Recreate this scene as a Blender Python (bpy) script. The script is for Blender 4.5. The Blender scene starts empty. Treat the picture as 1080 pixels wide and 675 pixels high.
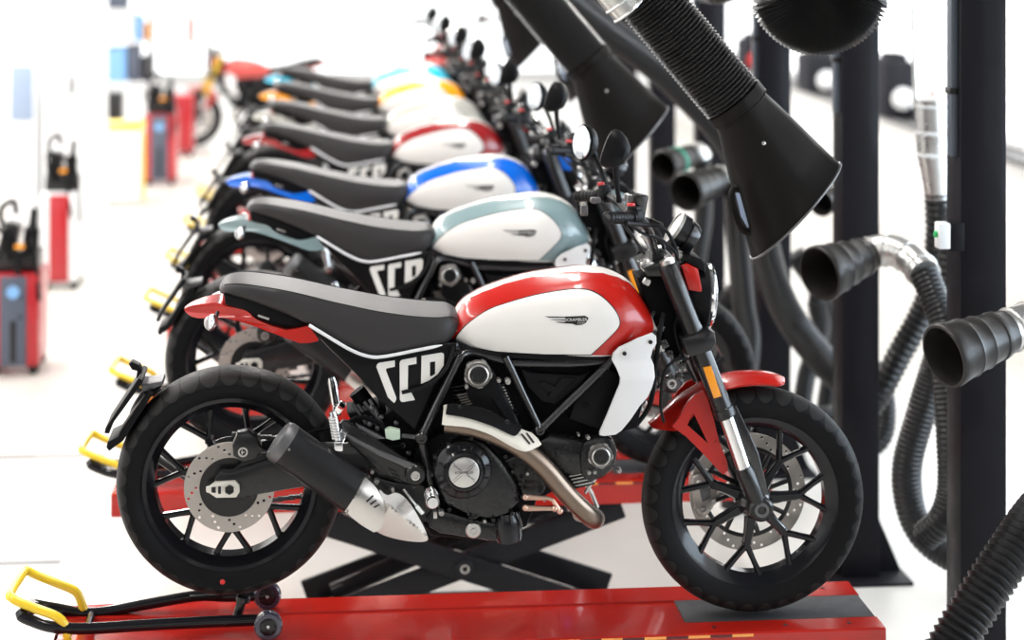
import bpy, bmesh, math, random
from mathutils import Vector, Matrix
from mathutils.geometry import tessellate_polygon
S = bpy.context.scene
COL = S.collection
random.seed(7)
PI = math.pi
# ------------------------------------------------------------------ camera
F = 2150.0
HOR = -76.0
YAW = math.atan(205.0 / F)
LIFT_H = 0.52
CAM = Vector((0.2344, -5.6427, 1.925 + LIFT_H))
RIGHT = Vector((math.cos(YAW), -math.sin(YAW), 0))
FWD = Vector((math.sin(YAW), math.cos(YAW), 0))
cd = bpy.data.cameras.new('camera')
cam = bpy.data.objects.new('camera', cd)
COL.objects.link(cam)
cam.location = CAM
cam.rotation_euler = (PI / 2, 0, -YAW)
cd.sensor_width = 36.0
cd.lens = F * 36.0 / 1080.0
cd.shift_y = (HOR - 337.5) / 1080.0
cd.clip_end = 200
cd.dof.use_dof = True
cd.dof.focus_distance = 5.5
cd.dof.aperture_fstop = 1.8
S.camera = cam
# ------------------------------------------------------------------ light
S.view_settings.view_transform = 'Standard'
S.view_settings.look = 'None'
S.view_settings.gamma = 1.0
S.view_settings.use_curve_mapping = False
S.view_settings.exposure = -0.16
S.cycles.use_denoising = True
S.cycles.max_bounces = 8
w = bpy.data.worlds.new('daylight')
S.world = w
w.use_nodes = True
wn = w.node_tree
wn.nodes['Background'].inputs['Color'].default_value = (0.93, 0.96, 1.0, 1)
wn.nodes['Background'].inputs['Strength'].default_value = 0.16


def area(name, loc, rot, sx, sy, power, color=(1, 1, 1)):
    l = bpy.data.lights.new(name, 'AREA')
    l.shape = 'RECTANGLE'
    l.size = sx
    l.size_y = sy
    l.energy = power
    l.color = color
    o = bpy.data.objects.new(name, l)
    o.location = loc
    o.rotation_euler = rot
    COL.objects.link(o)
    return o


# rows of ceiling strip lamps along the workshop
for i, (lx, ly) in enumerate([(-2.6, 1.0), (1.0, 1.0), (-2.6, 9.0), (1.0, 9.0), (-2.6, 17.0), (1.0, 17.0), (-6.0, 5.0), (-6.0, 14.0)]):
    area('ceiling_lamp', (lx, ly, 5.2), (0, 0, 0), 0.22, 6.5, 250 if ly < 5 else 400, (1.0, 0.965, 0.92))
# daylight of the right-hand windows, then unseen fill lights at left and front
area('daylight_right', (4.74, 0.6, 1.65), (0, math.radians(90), 0), 1.4, 7.0, 230, (0.66, 0.83, 1.0))
area('daylight_left', (-3.42, 2.0, 3.0), (0, math.radians(-90), 0), 3.0, 13.0, 120, (1.0, 0.98, 0.95))  # unseen area light just inside the windowless left wall
area('daylight_front', (-0.5, -10.5, 3.4), (math.radians(82), 0, 0), 7.0, 2.6, 75, (1.0, 0.97, 0.93))  # fill added behind the camera to brighten the near sides, no window there


# ------------------------------------------------------------------ pixel -> place
def Wp(px, py, y):
    d = FWD + RIGHT * ((px - 540.0) / F) + Vector((0, 0, -(py - HOR) / F))
    t = (y - CAM.y) / d.y
    return CAM + d * t


def U(px, py, y=0.0):
    p = Wp(px, py, y)
    p.z -= LIFT_H
    return p


def UX(pts, y):
    return [(U(p[0], p[1], y).x, U(p[0], p[1], y).z) for p in pts]


# ------------------------------------------------------------------ materials
MATS = {}


def mat(name, col, rough=0.5, metal=0.0, coat=0.0, var=0.12, scale=18.0, bump=0.0, bscale=300.0, emit=0.0, trans=0.0, spec=0.5):
    m = bpy.data.materials.new(name)
    m.use_nodes = True
    nt = m.node_tree
    b = nt.nodes['Principled BSDF']
    tc = nt.nodes.new('ShaderNodeTexCoord')
    no = nt.nodes.new('ShaderNodeTexNoise')
    no.inputs['Scale'].default_value = scale
    no.inputs['Detail'].default_value = 4
    nt.links.new(tc.outputs['Object'], no.inputs['Vector'])
    mr = nt.nodes.new('ShaderNodeMapRange')
    mr.inputs['To Min'].default_value = max(0.02, rough * (1 - var * 1.5))
    mr.inputs['To Max'].default_value = min(1, rough * (1 + var * 1.5))
    nt.links.new(no.outputs['Fac'], mr.inputs['Value'])
    nt.links.new(mr.outputs['Result'], b.inputs['Roughness'])
    mx = nt.nodes.new('ShaderNodeMix')
    mx.data_type = 'RGBA'
    mx.inputs['A'].default_value = (*[c * (1 - var * 0.5) for c in col], 1)
    mx.inputs['B'].default_value = (*[min(1, c * (1 + var * 0.5)) for c in col], 1)
    nt.links.new(no.outputs['Fac'], mx.inputs['Factor'])
    nt.links.new(mx.outputs['Result'], b.inputs['Base Color'])
    b.inputs['Metallic'].default_value = metal
    b.inputs['Coat Weight'].default_value = coat
    b.inputs['Coat Roughness'].default_value = 0.04
    b.inputs['Specular IOR Level'].default_value = spec
    if trans:
        b.inputs['Transmission Weight'].default_value = trans
        b.inputs['IOR'].default_value = 1.3
    if emit:
        b.inputs['Emission Color'].default_value = (*col, 1)
        b.inputs['Emission Strength'].default_value = emit
    if bump:
        n2 = nt.nodes.new('ShaderNodeTexNoise')
        n2.inputs['Scale'].default_value = bscale
        nt.links.new(tc.outputs['Object'], n2.inputs['Vector'])
        bp = nt.nodes.new('ShaderNodeBump')
        bp.inputs['Strength'].default_value = bump
        bp.inputs['Distance'].default_value = 0.002
        nt.links.new(n2.outputs['Fac'], bp.inputs['Height'])
        nt.links.new(bp.outputs['Normal'], b.inputs['Normal'])
    MATS[name] = m
    return m


M = {}
M['red'] = mat('red_paint', (0.47, 0.012, 0.007), 0.26, 0, 0.4, 0.04, spec=0.35)
M['white'] = mat('white_paint', (0.80, 0.775, 0.74), 0.38, 0, 0.3, 0.03)
M['shroud'] = mat('white_satin', (0.76, 0.76, 0.765), 0.42, 0, 0.1, 0.03)
M['sage'] = mat('grey_green_paint', (0.21, 0.30, 0.315), 0.3, 0, 0.6, 0.04)
M['blue'] = mat('blue_paint', (0.0, 0.13, 0.66), 0.26, 0, 0.45, 0.04)
M['maroon'] = mat('dark_red_paint', (0.30, 0.012, 0.014), 0.26, 0, 0.45, 0.04)
M['olive'] = mat('stone_grey_paint', (0.48, 0.47, 0.42), 0.32, 0, 0.6, 0.04)
M['orange'] = mat('orange_paint', (0.95, 0.36, 0.01), 0.26, 0, 0.45, 0.04)
M['cyan'] = mat('light_blue_paint', (0.03, 0.50, 0.72), 0.26, 0, 0.45, 0.04)
M['yellowp'] = mat('yellow_bike_paint', (0.90, 0.62, 0.02), 0.26, 0, 0.45, 0.04)
M['seat'] = mat('seat_leather', (0.033, 0.031, 0.032), 0.46, 0, 0.0, 0.04, 60, 0.25, 500, spec=0.3)
M['piping'] = mat('pale_piping', (0.80, 0.80, 0.82), 0.5)
M['plastic'] = mat('black_plastic', (0.008, 0.008, 0.0088), 0.42, 0, 0, 0.2, 40, 0.06, 700, spec=0.1)
M['satin'] = mat('satin_black_metal', (0.0085, 0.0085, 0.0095), 0.3, 0.0, 0.3, 0.2, spec=0.35)
M['gloss'] = mat('gloss_black', (0.008, 0.008, 0.010), 0.18, 0, 0.12, 0.15, spec=0.3)
M['sidepanel'] = mat('side_panel_black', (0.006, 0.006, 0.007), 0.32, 0, 0.0, 0.1, spec=0.14)
M['brushed'] = mat('brushed_exhaust_steel', (0.62, 0.60, 0.575), 0.24, 1.0, 0, 0.12, 40)
M['hosewide'] = mat('wide_hose_rubber', (0.034, 0.033, 0.033), 0.38, 0, 0.15, 0.2, 50, spec=0.8)
M['frame'] = mat('frame_black', (0.010, 0.010, 0.012), 0.26, 0.0, 0.7, 0.15)
M['engine'] = mat('engine_black', (0.008, 0.008, 0.009), 0.27, 0.0, 0.25, 0.25, 60, 0.1, 260, spec=0.35)
M['engdark'] = mat('engine_deep_black', (0.005, 0.005, 0.006), 0.6, 0.0, 0, 0.25, 60, spec=0.08)
M['grey'] = mat('grey_cast_metal', (0.14, 0.14, 0.145), 0.42, 0.7, 0, 0.2, 40)
M['alu'] = mat('bright_aluminium', (0.60, 0.585, 0.565), 0.32, 0.9, 0, 0.12, 60)
M['chrome'] = mat('chrome', (0.82, 0.82, 0.83), 0.1, 1.0, 0, 0.15)
M['steel'] = mat('brushed_disc_steel', (0.46, 0.425, 0.395), 0.4, 0.75, 0, 0.15, 90)
M['pipe'] = mat('heat_tinted_steel', (0.21, 0.160, 0.125), 0.33, 0.9, 0, 0.35, 8)
M['copper'] = mat('tinted_linkage', (0.62, 0.42, 0.33), 0.3, 0.9, 0, 0.1)
M['shield'] = mat('cream_shield', (0.78, 0.74, 0.66), 0.4, 0.2, 0, 0.05)
M['amber'] = mat('amber_reflector', (0.85, 0.30, 0.01), 0.25, 0, 0.6, 0.1, 300)
M['glass'] = mat('clear_lens', (0.9, 0.9, 0.92), 0.06, 0, 0.4, 0.1, 20, 0, 300, 0, 0.75)
M['mirror'] = mat('mirror_glass', (0.48, 0.51, 0.54), 0.03, 1.0, 0, 0.1)
M['silencer'] = mat('matt_black_silencer', (0.016, 0.016, 0.017), 0.36, 0.0, 0.1, 0.15, 30, spec=0.16)
M['cream'] = mat('pale_anodised_metal', (0.74, 0.71, 0.65), 0.35, 0.4, 0, 0.06)
M['greencap'] = mat('pale_fluid_pot', (0.55, 0.68, 0.55), 0.4)
M['redsw'] = mat('red_switch', (0.6, 0.02, 0.02), 0.35)
M['cable'] = mat('cable_rubber', (0.01, 0.01, 0.011), 0.4, spec=0.12)
M['black'] = mat('black_badge', (0.012, 0.012, 0.012), 0.4, spec=0.35)
M['decal'] = mat('white_decal', (0.82, 0.80, 0.76), 0.5, 0, 0, 0.06)
M['liftred'] = mat('lift_red_enamel', (0.43, 0.014, 0.008), 0.16, 0, 0.5, 0.35, 5.0, spec=0.35)
M['pad'] = mat('rubber_pad', (0.035, 0.036, 0.04), 0.55, 0, 0, 0.2, 30, 0.2, 300)
M['armblack'] = mat('black_powder_coat', (0.014, 0.014, 0.016), 0.45, 0, 0.1, 0.15, spec=0.1)
M['yellow'] = mat('yellow_enamel', (0.90, 0.62, 0.02), 0.3, 0, 0.5, 0.06)
M['castor'] = mat('castor_polyurethane', (0.03, 0.03, 0.05), 0.22, 0, 0.6, 0.1)
M['post'] = mat('post_black_steel', (0.0095, 0.0088, 0.0112), 0.5, 0, 0.05, 0.2, 12, 0.04, 500, spec=0.08)
M['conduit'] = mat('grey_conduit', (0.10, 0.12, 0.15), 0.35, 0.2, 0, 0.1)
M['hose'] = mat('hose_rubber', (0.010, 0.010, 0.0108), 0.38, 0, 0.06, 0.2, 50, spec=0.25)
M['nozzle'] = mat('nozzle_rubber', (0.022, 0.020, 0.019), 0.42, 0, 0.1, 0.25, 20, spec=0.25)
M['hood'] = mat('hood_black_plastic', (0.0085, 0.0074, 0.0068), 0.42, 0, 0.05, 0.2, 10, spec=0.1)
M['galv'] = mat('galvanised_steel', (0.66, 0.66, 0.64), 0.3, 0.85, 0, 0.25, 14)
M['inside'] = mat('dark_inside', (0.006, 0.006, 0.006), 0.7, spec=0.22)
M['wall'] = mat('white_wall_paint', (0.90, 0.90, 0.90), 0.7, 0, 0, 0.02)
M['cabinet'] = mat('white_cabinet_lacquer', (0.86, 0.88, 0.90), 0.4, 0, 0, 0.03)
M['bluegrey'] = mat('blue_grey_panel', (0.30, 0.38, 0.52), 0.5)
M['navy'] = mat('dark_blue_grey_panel', (0.075, 0.09, 0.13), 0.45)
M['cartred'] = mat('cart_red_enamel', (0.42, 0.010, 0.018), 0.35, 0, 0.3, 0.08)
M['skyblue'] = mat('pale_blue_plastic', (0.20, 0.42, 0.75), 0.45)
M['binwhite'] = mat('white_bin_plastic', (0.88, 0.88, 0.87), 0.5)
M['binyellow'] = mat('yellow_lid_plastic', (0.90, 0.68, 0.10), 0.45)
M['bikered'] = mat('faded_red_cover', (0.50, 0.06, 0.05), 0.4, 0, 0.2, 0.1)
M['gold'] = mat('gold_fork', (0.65, 0.42, 0.06), 0.3, 0.6)
M['person'] = mat('dark_clothing', (0.02, 0.021, 0.028), 0.8, 0, 0, 0.2, spec=0.22)
M['extred'] = mat('extinguisher_red', (0.85, 0.07, 0.02), 0.35)
M['rust'] = mat('brick_red_cone_plastic', (0.36, 0.10, 0.07), 0.5)
M['green'] = mat('green_button', (0.02, 0.45, 0.12), 0.4)
M['tealband'] = mat('teal_band', (0.03, 0.30, 0.20), 0.45)


def tyre_mat(hw, R, N):
    m = mat('tyre_rubber', (0.014, 0.014, 0.015), 0.5, 0, 0, 0.2, 60, spec=0.12)
    nt = m.node_tree
    b = nt.nodes['Principled BSDF']
    tc = nt.nodes.new('ShaderNodeTexCoord')
    sp = nt.nodes.new('ShaderNodeSeparateXYZ')
    nt.links.new(tc.outputs['Object'], sp.inputs[0])

    def mth(op, a, b_=None, c=None):
        n = nt.nodes.new('ShaderNodeMath')
        n.operation = op
        for i, v in enumerate((a, b_, c)):
            if v is None:
                continue
            if isinstance(v, (int, float)):
                n.inputs[i].default_value = v
            else:
                nt.links.new(v, n.inputs[i])
        return n.outputs[0]
    ang = mth('ARCTAN2', sp.outputs['Z'], sp.outputs['X'])
    t = mth('DIVIDE', mth('ABSOLUTE', sp.outputs['Y']), hw)
    r = mth('SQRT', mth('ADD', mth('MULTIPLY', sp.outputs['X'], sp.outputs['X']), mth('MULTIPLY', sp.outputs['Z'], sp.outputs['Z'])))
    hump = mth('ABSOLUTE', mth('SINE', mth('MULTIPLY', ang, N / 2.0)))
    # scalloped outer edge of the tread blocks, on the shoulder
    rr = mth('DIVIDE', r, R)
    edge = mth('SUBTRACT', 0.955, mth('MULTIPLY', hump, 0.075))
    l1 = mth('LESS_THAN', mth('ABSOLUTE', mth('SUBTRACT', rr, edge)), 0.006)
    # cuts from each scallop valley towards the crown, and a zigzag nearer the crown
    cut = mth('MULTIPLY', mth('LESS_THAN', hump, 0.14), mth('GREATER_THAN', rr, 0.95))
    zig = mth('ADD', 0.36, mth('MULTIPLY', mth('SINE', mth('MULTIPLY', ang, float(N))), 0.10))
    l2 = mth('LESS_THAN', mth('ABSOLUTE', mth('SUBTRACT', t, zig)), 0.035)
    fac = mth('MULTIPLY', mth('MAXIMUM', mth('MAXIMUM', l1, l2), cut), mth('GREATER_THAN', rr, 0.86))
    block = mth('GREATER_THAN', rr, edge)
    bp = nt.nodes.new('ShaderNodeBump')
    bp.invert = True
    bp.inputs['Strength'].default_value = 1.0
    bp.inputs['Distance'].default_value = 0.006
    nt.links.new(fac, bp.inputs['Height'])
    nt.links.new(bp.outputs['Normal'], b.inputs['Normal'])
    m0 = nt.nodes.new('ShaderNodeMix')
    m0.data_type = 'RGBA'
    m0.inputs['A'].default_value = (0.006, 0.006, 0.0068, 1)
    m0.inputs['B'].default_value = (0.020, 0.0193, 0.0193, 1)
    nt.links.new(block, m0.inputs['Factor'])
    mx = nt.nodes.new('ShaderNodeMix')
    mx.data_type = 'RGBA'
    mx.inputs['B'].default_value = (0.003, 0.003, 0.003, 1)
    nt.links.new(m0.outputs['Result'], mx.inputs['A'])
    nt.links.new(fac, mx.inputs['Factor'])
    nt.links.new(mx.outputs['Result'], b.inputs['Base Color'])
    return m


M['tyre_rear'] = tyre_mat(0.086, 0.3085, 34)
M['tyre_front'] = tyre_mat(0.056, 0.315, 36)


def floor_mat():
    m = mat('polished_concrete_floor', (0.80, 0.78, 0.74), 0.32, 0, 0.0, 0.12, 0.9)
    nt = m.node_tree
    b = nt.nodes['Principled BSDF']
    tc = nt.nodes.new('ShaderNodeTexCoord')
    n = nt.nodes.new('ShaderNodeTexNoise')
    n.inputs['Scale'].default_value = 0.6
    n.inputs['Detail'].default_value = 6
    nt.links.new(tc.outputs['Object'], n.inputs['Vector'])
    rp = nt.nodes.new('ShaderNodeValToRGB')
    rp.color_ramp.elements[0].position = 0.3
    rp.color_ramp.elements[0].color = (0.55, 0.52, 0.475, 1)
    rp.color_ramp.elements[1].position = 0.65
    rp.color_ramp.elements[1].color = (0.70, 0.68, 0.645, 1)
    nt.links.new(n.outputs['Fac'], rp.inputs['Fac'])
    nt.links.new(rp.outputs['Color'], b.inputs['Base Color'])
    return m


M['floor'] = floor_mat()


def hazard_mat():
    m = mat('worn_hazard_tape', (0.8, 0.4, 0.02), 0.5)
    nt = m.node_tree
    b = nt.nodes['Principled BSDF']
    tc = nt.nodes.new('ShaderNodeTexCoord')
    wv = nt.nodes.new('ShaderNodeTexWave')
    wv.bands_direction = 'X'
    wv.inputs['Scale'].default_value = 2.6
    wv.inputs['Distortion'].default_value = 0.6
    nt.links.new(tc.outputs['Object'], wv.inputs['Vector'])
    rp = nt.nodes.new('ShaderNodeValToRGB')
    rp.color_ramp.interpolation = 'CONSTANT'
    rp.color_ramp.elements[0].color = (0.10, 0.012, 0.01, 1)
    rp.color_ramp.elements[1].position = 0.5
    rp.color_ramp.elements[1].color = (0.85, 0.36, 0.08, 1)
    nt.links.new(wv.outputs['Fac'], rp.inputs['Fac'])
    nt.links.new(rp.outputs['Color'], b.inputs['Base Color'])
    return m


M['hazard'] = hazard_mat()


def lamp_mat(name, col, e):
    m = mat(name, col, 0.5, emit=e)
    return m


M['daywindow'] = lamp_mat('bright_window_daylight', (0.95, 0.98, 1.0), 1.7)


# ------------------------------------------------------------------ mesh kit
def newbm():
    return bmesh.new()


def islands(bm):
    """split a bmesh into one bmesh per loose piece"""
    seen = set()
    out = []
    bm.verts.ensure_lookup_table()
    for v in bm.verts:
        if v in seen:
            continue
        st, grp = [v], []
        seen.add(v)
        while st:
            q = st.pop()
            grp.append(q)
            for e in q.link_edges:
                o = e.other_vert(q)
                if o not in seen:
                    seen.add(o)
                    st.append(o)
        b = bmesh.new()
        mp = {q: b.verts.new(q.co) for q in grp}
        fs = {f for q in grp for f in q.link_faces}
        for f in fs:
            b.faces.new([mp[q] for q in f.verts])
        out.append(b)
    bm.free()
    return out


def link_each(name, bm, m, parent=None, loc=None, smooth=0.55):
    """every loose piece becomes a part of its own"""
    return [link(name, b, m, parent, loc, smooth) for b in islands(bm)]


def link(name, bm, m, parent=None, loc=None, smooth=0.55):
    bmesh.ops.remove_doubles(bm, verts=bm.verts, dist=0.00002)
    bmesh.ops.recalc_face_normals(bm, faces=bm.faces)
    for f in bm.faces:
        f.smooth = True
    for e in bm.edges:
        if len(e.link_faces) == 2:
            e.smooth = e.calc_face_angle(0.0) < smooth
        else:
            e.smooth = False
    me = bpy.data.meshes.new(name)
    bm.to_mesh(me)
    bm.free()
    me.materials.append(m)
    o = bpy.data.objects.new(name, me)
    COL.objects.link(o)
    if parent:
        o.parent = parent
    if loc is not None:
        o.location = loc
    return o


def cr(pts, n=6, closed=False):
    """Catmull-Rom through points (tuples of any dimension)."""
    P = [tuple(p) for p in pts]
    k = len(P)
    out = []
    rng = k if closed else k - 1
    for i in range(rng):
        p1, p2 = P[i], P[(i + 1) % k]
        p0 = P[i - 1] if (closed or i > 0) else tuple(2 * a - b for a, b in zip(p1, p2))
        p3 = P[(i + 2) % k] if (closed or i + 2 < k) else tuple(2 * b - a for a, b in zip(p1, p2))
        for j in range(n):
            t = j / n
            out.append(tuple(0.5 * ((2 * b) + (-a + c) * t + (2 * a - 5 * b + 4 * c - d) * t * t + (-a + 3 * b - 3 * c + d) * t ** 3)
                             for a, b, c, d in zip(p0, p1, p2, p3)))
    if not closed:
        out.append(P[-1])
    return out


def prism(bm, xz, y0, y1, bev=0.0, seg=2):
    vs = [bm.verts.new((p[0], y0, p[1])) for p in xz]
    f = bm.faces.new(vs)
    r = bmesh.ops.extrude_face_region(bm, geom=[f])
    nv = [v for v in r['geom'] if isinstance(v, bmesh.types.BMVert)]
    for v in nv:
        v.co.y = y1
    if bev:
        es = set()
        for v in vs + nv:
            for e in v.link_edges:
                if abs(e.verts[0].co.y - e.verts[1].co.y) < 1e-6:
                    es.add(e)
        bmesh.ops.bevel(bm, geom=list(es), offset=bev, segments=seg, profile=0.5, affect='EDGES', clamp_overlap=True)
    return vs


def pprism(bm, px, y0, y1, bev=0.0, smooth=0):
    """prism traced from the near face plane y0"""
    q = cr(px, smooth, True) if smooth else px
    prism(bm, UX(q, y0), y0, y1, bev)


def plate(bm, outer, holes, y0, y1):
    loops = [outer] + holes
    polys = [[Vector((p[0], p[1], 0)) for p in l] for l in loops]
    tris = tessellate_polygon(polys)
    flat = [p for l in loops for p in l]
    va = [bm.verts.new((p[0], y0, p[1])) for p in flat]
    vb = [bm.verts.new((p[0], y1, p[1])) for p in flat]
    for t in tris:
        try:
            bm.faces.new([va[i] for i in t])
            bm.faces.new([vb[i] for i in reversed(t)])
        except ValueError:
            pass
    k = 0
    for l in loops:
        n = len(l)
        for i in range(n):
            a, b = k + i, k + (i + 1) % n
            bm.faces.new((va[a], va[b], vb[b], vb[a]))
        k += n


def loft(bm, secs, cap=True, closed=True):
    rows = [[bm.verts.new(p) for p in s] for s in secs]
    n = len(rows[0])
    for a, b in zip(rows, rows[1:]):
        for i in range(n if closed else n - 1):
            j = (i + 1) % n
            bm.faces.new((a[i], a[j], b[j], b[i]))
    if cap and closed:
        bm.faces.new(list(reversed(rows[0])))
        bm.faces.new(rows[-1])
    return rows


def tube(bm, pts, rad, n=10, cap=True):
    P = [Vector(p) for p in pts]
    k = len(P)
    R = rad if isinstance(rad, (list, tuple)) else [rad] * k
    T = []
    for i in range(k):
        a = P[max(0, i - 1)]
        b = P[min(k - 1, i + 1)]
        T.append((b - a).normalized())
    up = Vector((0, 0, 1)) if abs(T[0].z) < 0.9 else Vector((0, 1, 0))
    nrm = (up - T[0] * up.dot(T[0])).normalized()
    secs = []
    for i in range(k):
        nrm = (nrm - T[i] * nrm.dot(T[i])).normalized()
        bi = T[i].cross(nrm)
        secs.append([P[i] + (nrm * math.cos(2 * PI * j / n) + bi * math.sin(2 * PI * j / n)) * R[i] for j in range(n)])
    loft(bm, secs, cap)
    return secs


def lathe(bm, prof, o, ax, n=24):
    """prof: list of (along, radius)"""
    o = Vector(o)
    ax = Vector(ax).normalized()
    up = Vector((0, 0, 1)) if abs(ax.z) < 0.9 else Vector((1, 0, 0))
    u = (up - ax * up.dot(ax)).normalized()
    v = ax.cross(u)
    secs = []
    for t, r in prof:
        r = max(r, 1e-5)
        secs.append([o + ax * t + (u * math.cos(2 * PI * j / n) + v * math.sin(2 * PI * j / n)) * r for j in range(n)])
    loft(bm, secs, True)


def box(bm, c, s, bev=0.0, rot=None):
    r = bmesh.ops.create_cube(bm, size=1.0)
    vs = r['verts']
    mt = Matrix.Translation(Vector(c)) @ (rot.to_4x4() if rot else Matrix.Identity(4)) @ Matrix.Diagonal((s[0], s[1], s[2], 1))
    bmesh.ops.transform(bm, matrix=mt, verts=vs)
    if bev:
        es = list({e for v in vs for e in v.link_edges})
        bmesh.ops.bevel(bm, geom=es, offset=bev, segments=2, profile=0.5, affect='EDGES', clamp_overlap=True)


def bar(bm, a, b, w, h, bev=0.0, side=Vector((0, 1, 0))):
    """rectangular bar from a to b, w along side, h across"""
    a, b = Vector(a), Vector(b)
    d = (b - a)
    x = d.normalized()
    s = (side - x * side.dot(x)).normalized()
    u = x.cross(s)
    rot = Matrix((x, s, u)).transposed()
    box(bm, (a + b) / 2, (d.length, w, h), bev, rot)


def torus(bm, o, ax, R, r, n=32, m=8, sx=1.0):
    o = Vector(o)
    ax = Vector(ax).normalized()
    up = Vector((0, 0, 1)) if abs(ax.z) < 0.9 else Vector((1, 0, 0))
    u = (up - ax * up.dot(ax)).normalized()
    v = ax.cross(u)
    rows = []
    for i in range(n):
        a = 2 * PI * i / n
        e = u * math.cos(a) + v * math.sin(a)
        rows.append([bm.verts.new(o + e * (R + r * math.cos(2 * PI * j / m)) + ax * r * sx * math.sin(2 * PI * j / m)) for j in range(m)])
    for i in range(n):
        a, b = rows[i], rows[(i + 1) % n]
        for j in range(m):
            k = (j + 1) % m
            bm.faces.new((a[j], a[k], b[k], b[j]))


def ellipsoid(bm, c, s, rot=None, u=20, v=12):
    r = bmesh.ops.create_uvsphere(bm, u_segments=u, v_segments=v, radius=1.0)
    mt = Matrix.Translation(Vector(c)) @ (rot.to_4x4() if rot else Matrix.Identity(4)) @ Matrix.Diagonal((s[0], s[1], s[2], 1))
    bmesh.ops.transform(bm, matrix=mt, verts=r['verts'])


def patch(bm, xz, yfun, step=0.012, thick=0.004, sign=-1):
    """curved sheet: outline in xz, laid on the surface y = sign*yfun(x,z)"""
    b2 = bmesh.new()
    f = b2.faces.new([b2.verts.new((p[0], 0, p[1])) for p in xz])
    xs = [p[0] for p in xz]
    zs = [p[1] for p in xz]
    for lo, hi, axis in ((min(xs), max(xs), 0), (min(zs), max(zs), 2)):
        c = lo + step
        while c < hi - 1e-4:
            co = [0, 0, 0]
            no = [0, 0, 0]
            co[axis] = c
            no[axis] = 1
            bmesh.ops.bisect_plane(b2, geom=b2.verts[:] + b2.edges[:] + b2.faces[:], plane_co=co, plane_no=no, dist=1e-6)
            c += step
    b2.verts.ensure_lookup_table()
    top, bot = {}, {}
    for v in b2.verts:
        y = yfun(v.co.x, v.co.z)
        top[v] = bm.verts.new((v.co.x, sign * y, v.co.z))
        bot[v] = bm.verts.new((v.co.x, sign * (y - thick), v.co.z))
    for f in b2.faces:
        bm.faces.new([top[v] for v in f.verts])
        bm.faces.new([bot[v] for v in reversed(f.verts)])
    for e in b2.edges:
        if len(e.link_faces) == 1:
            a, c = e.verts
            bm.faces.new((top[a], top[c], bot[c], bot[a]))
    b2.free()


def text_mesh(bm, s, size, mtx):
    cu = bpy.data.curves.new('t', 'FONT')
    cu.body = s
    cu.size = size
    cu.align_x = 'CENTER'
    cu.align_y = 'CENTER'
    cu.resolution_u = 2
    ob = bpy.data.objects.new('t', cu)
    COL.objects.link(ob)
    dg = bpy.context.evaluated_depsgraph_get()
    me = bpy.data.meshes.new_from_object(ob.evaluated_get(dg))
    me.transform(mtx)
    bm.from_mesh(me)
    bpy.data.objects.remove(ob)
    bpy.data.curves.remove(cu)
    bpy.data.meshes.remove(me)


def empty(name, loc=(0, 0, 0), rz=0.0):
    o = bpy.data.objects.new(name, None)
    o.empty_display_size = 0.1
    COL.objects.link(o)
    o.location = loc
    o.rotation_euler = (0, 0, rz)
    return o


def tag(o, label, cat, group=None, kind=None):
    o['label'] = label
    o['category'] = cat
    if group:
        o['group'] = group
    if kind:
        o['kind'] = kind
    return o


def structure(o):
    o['kind'] = 'structure'
    return o


def copy_tree(o, parent=None):
    c = o.copy()
    COL.objects.link(c)
    if parent:
        c.parent = parent
    for ch in list(o.children):
        copy_tree(ch, c)
    return c


def tree(o):
    r = [o]
    for ch in o.children:
        r += tree(ch)
    return r


def corr(pts, r, pitch=0.018, depth=0.12, n=18, sub=4, sharp=1.0):
    """corrugated hose: returns dense path and radii"""
    P = [Vector(p) for p in cr(pts, 14)]
    L = [0.0]
    for a, b in zip(P, P[1:]):
        L.append(L[-1] + (b - a).length)
    tot = L[-1]
    k = max(4, int(tot / pitch) * sub)
    out, rad = [], []
    j = 0
    for i in range(k + 1):
        s = tot * i / k
        while j < len(L) - 2 and L[j + 1] < s:
            j += 1
        t = (s - L[j]) / max(1e-9, L[j + 1] - L[j])
        out.append(P[j].lerp(P[j + 1], t))
        ph = (i % sub) / sub
        h = 0.5 + 0.5 * math.cos(2 * PI * ph)
        rad.append(r * (1 - depth * (1 - h ** sharp)))
    return out, rad


def hose(name, pts, r, m, parent=None, pitch=0.02, depth=0.12, n=18):
    bm = newbm()
    p, rr = corr(pts, r, pitch, depth, n)
    tube(bm, p, rr, n)
    return link(name, bm, m, parent, smooth=0.5)
def ring(bm, prof, o, ax, n=64):
    """revolve a closed profile of (along, radius) into a ring"""
    o = Vector(o)
    ax = Vector(ax).normalized()
    up = Vector((0, 0, 1)) if abs(ax.z) < 0.9 else Vector((1, 0, 0))
    u = (up - ax * up.dot(ax)).normalized()
    v = ax.cross(u)
    rows = []
    for j in range(n):
        e = u * math.cos(2 * PI * j / n) + v * math.sin(2 * PI * j / n)
        rows.append([bm.verts.new(o + ax * t + e * r) for t, r in prof])
    m = len(prof)
    for j in range(n):
        a, b = rows[j], rows[(j + 1) % n]
        for i in range(m):
            k = (i + 1) % m
            bm.faces.new((a[i], a[k], b[k], b[i]))


def pm(n, y=0.0):
    return n * (5.66 + y) / F


YA = Vector((0, 1, 0))


def bolt(bm, px, py, y, r=4.0, d=0.012, ax=(0, -1, 0)):
    c = U(px, py, y)
    rr = pm(r, y)
    lathe(bm, [(-d, rr), (d * 0.6, rr), (d, rr * 0.75), (d, rr * 0.45), (d * 0.5, rr * 0.4), (d * 0.5, 0)], c, ax, 12)


# =============================================================== MOTORCYCLE
def holes_ring(R, n, r, k=8, off=0.0):
    hs = []
    for i in range(n):
        a = 2 * PI * i / n + off
        hs.append([(R * math.cos(a) + r * math.cos(2 * PI * j / k), R * math.sin(a) + r * math.sin(2 * PI * j / k)) for j in range(k)])
    return hs


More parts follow.
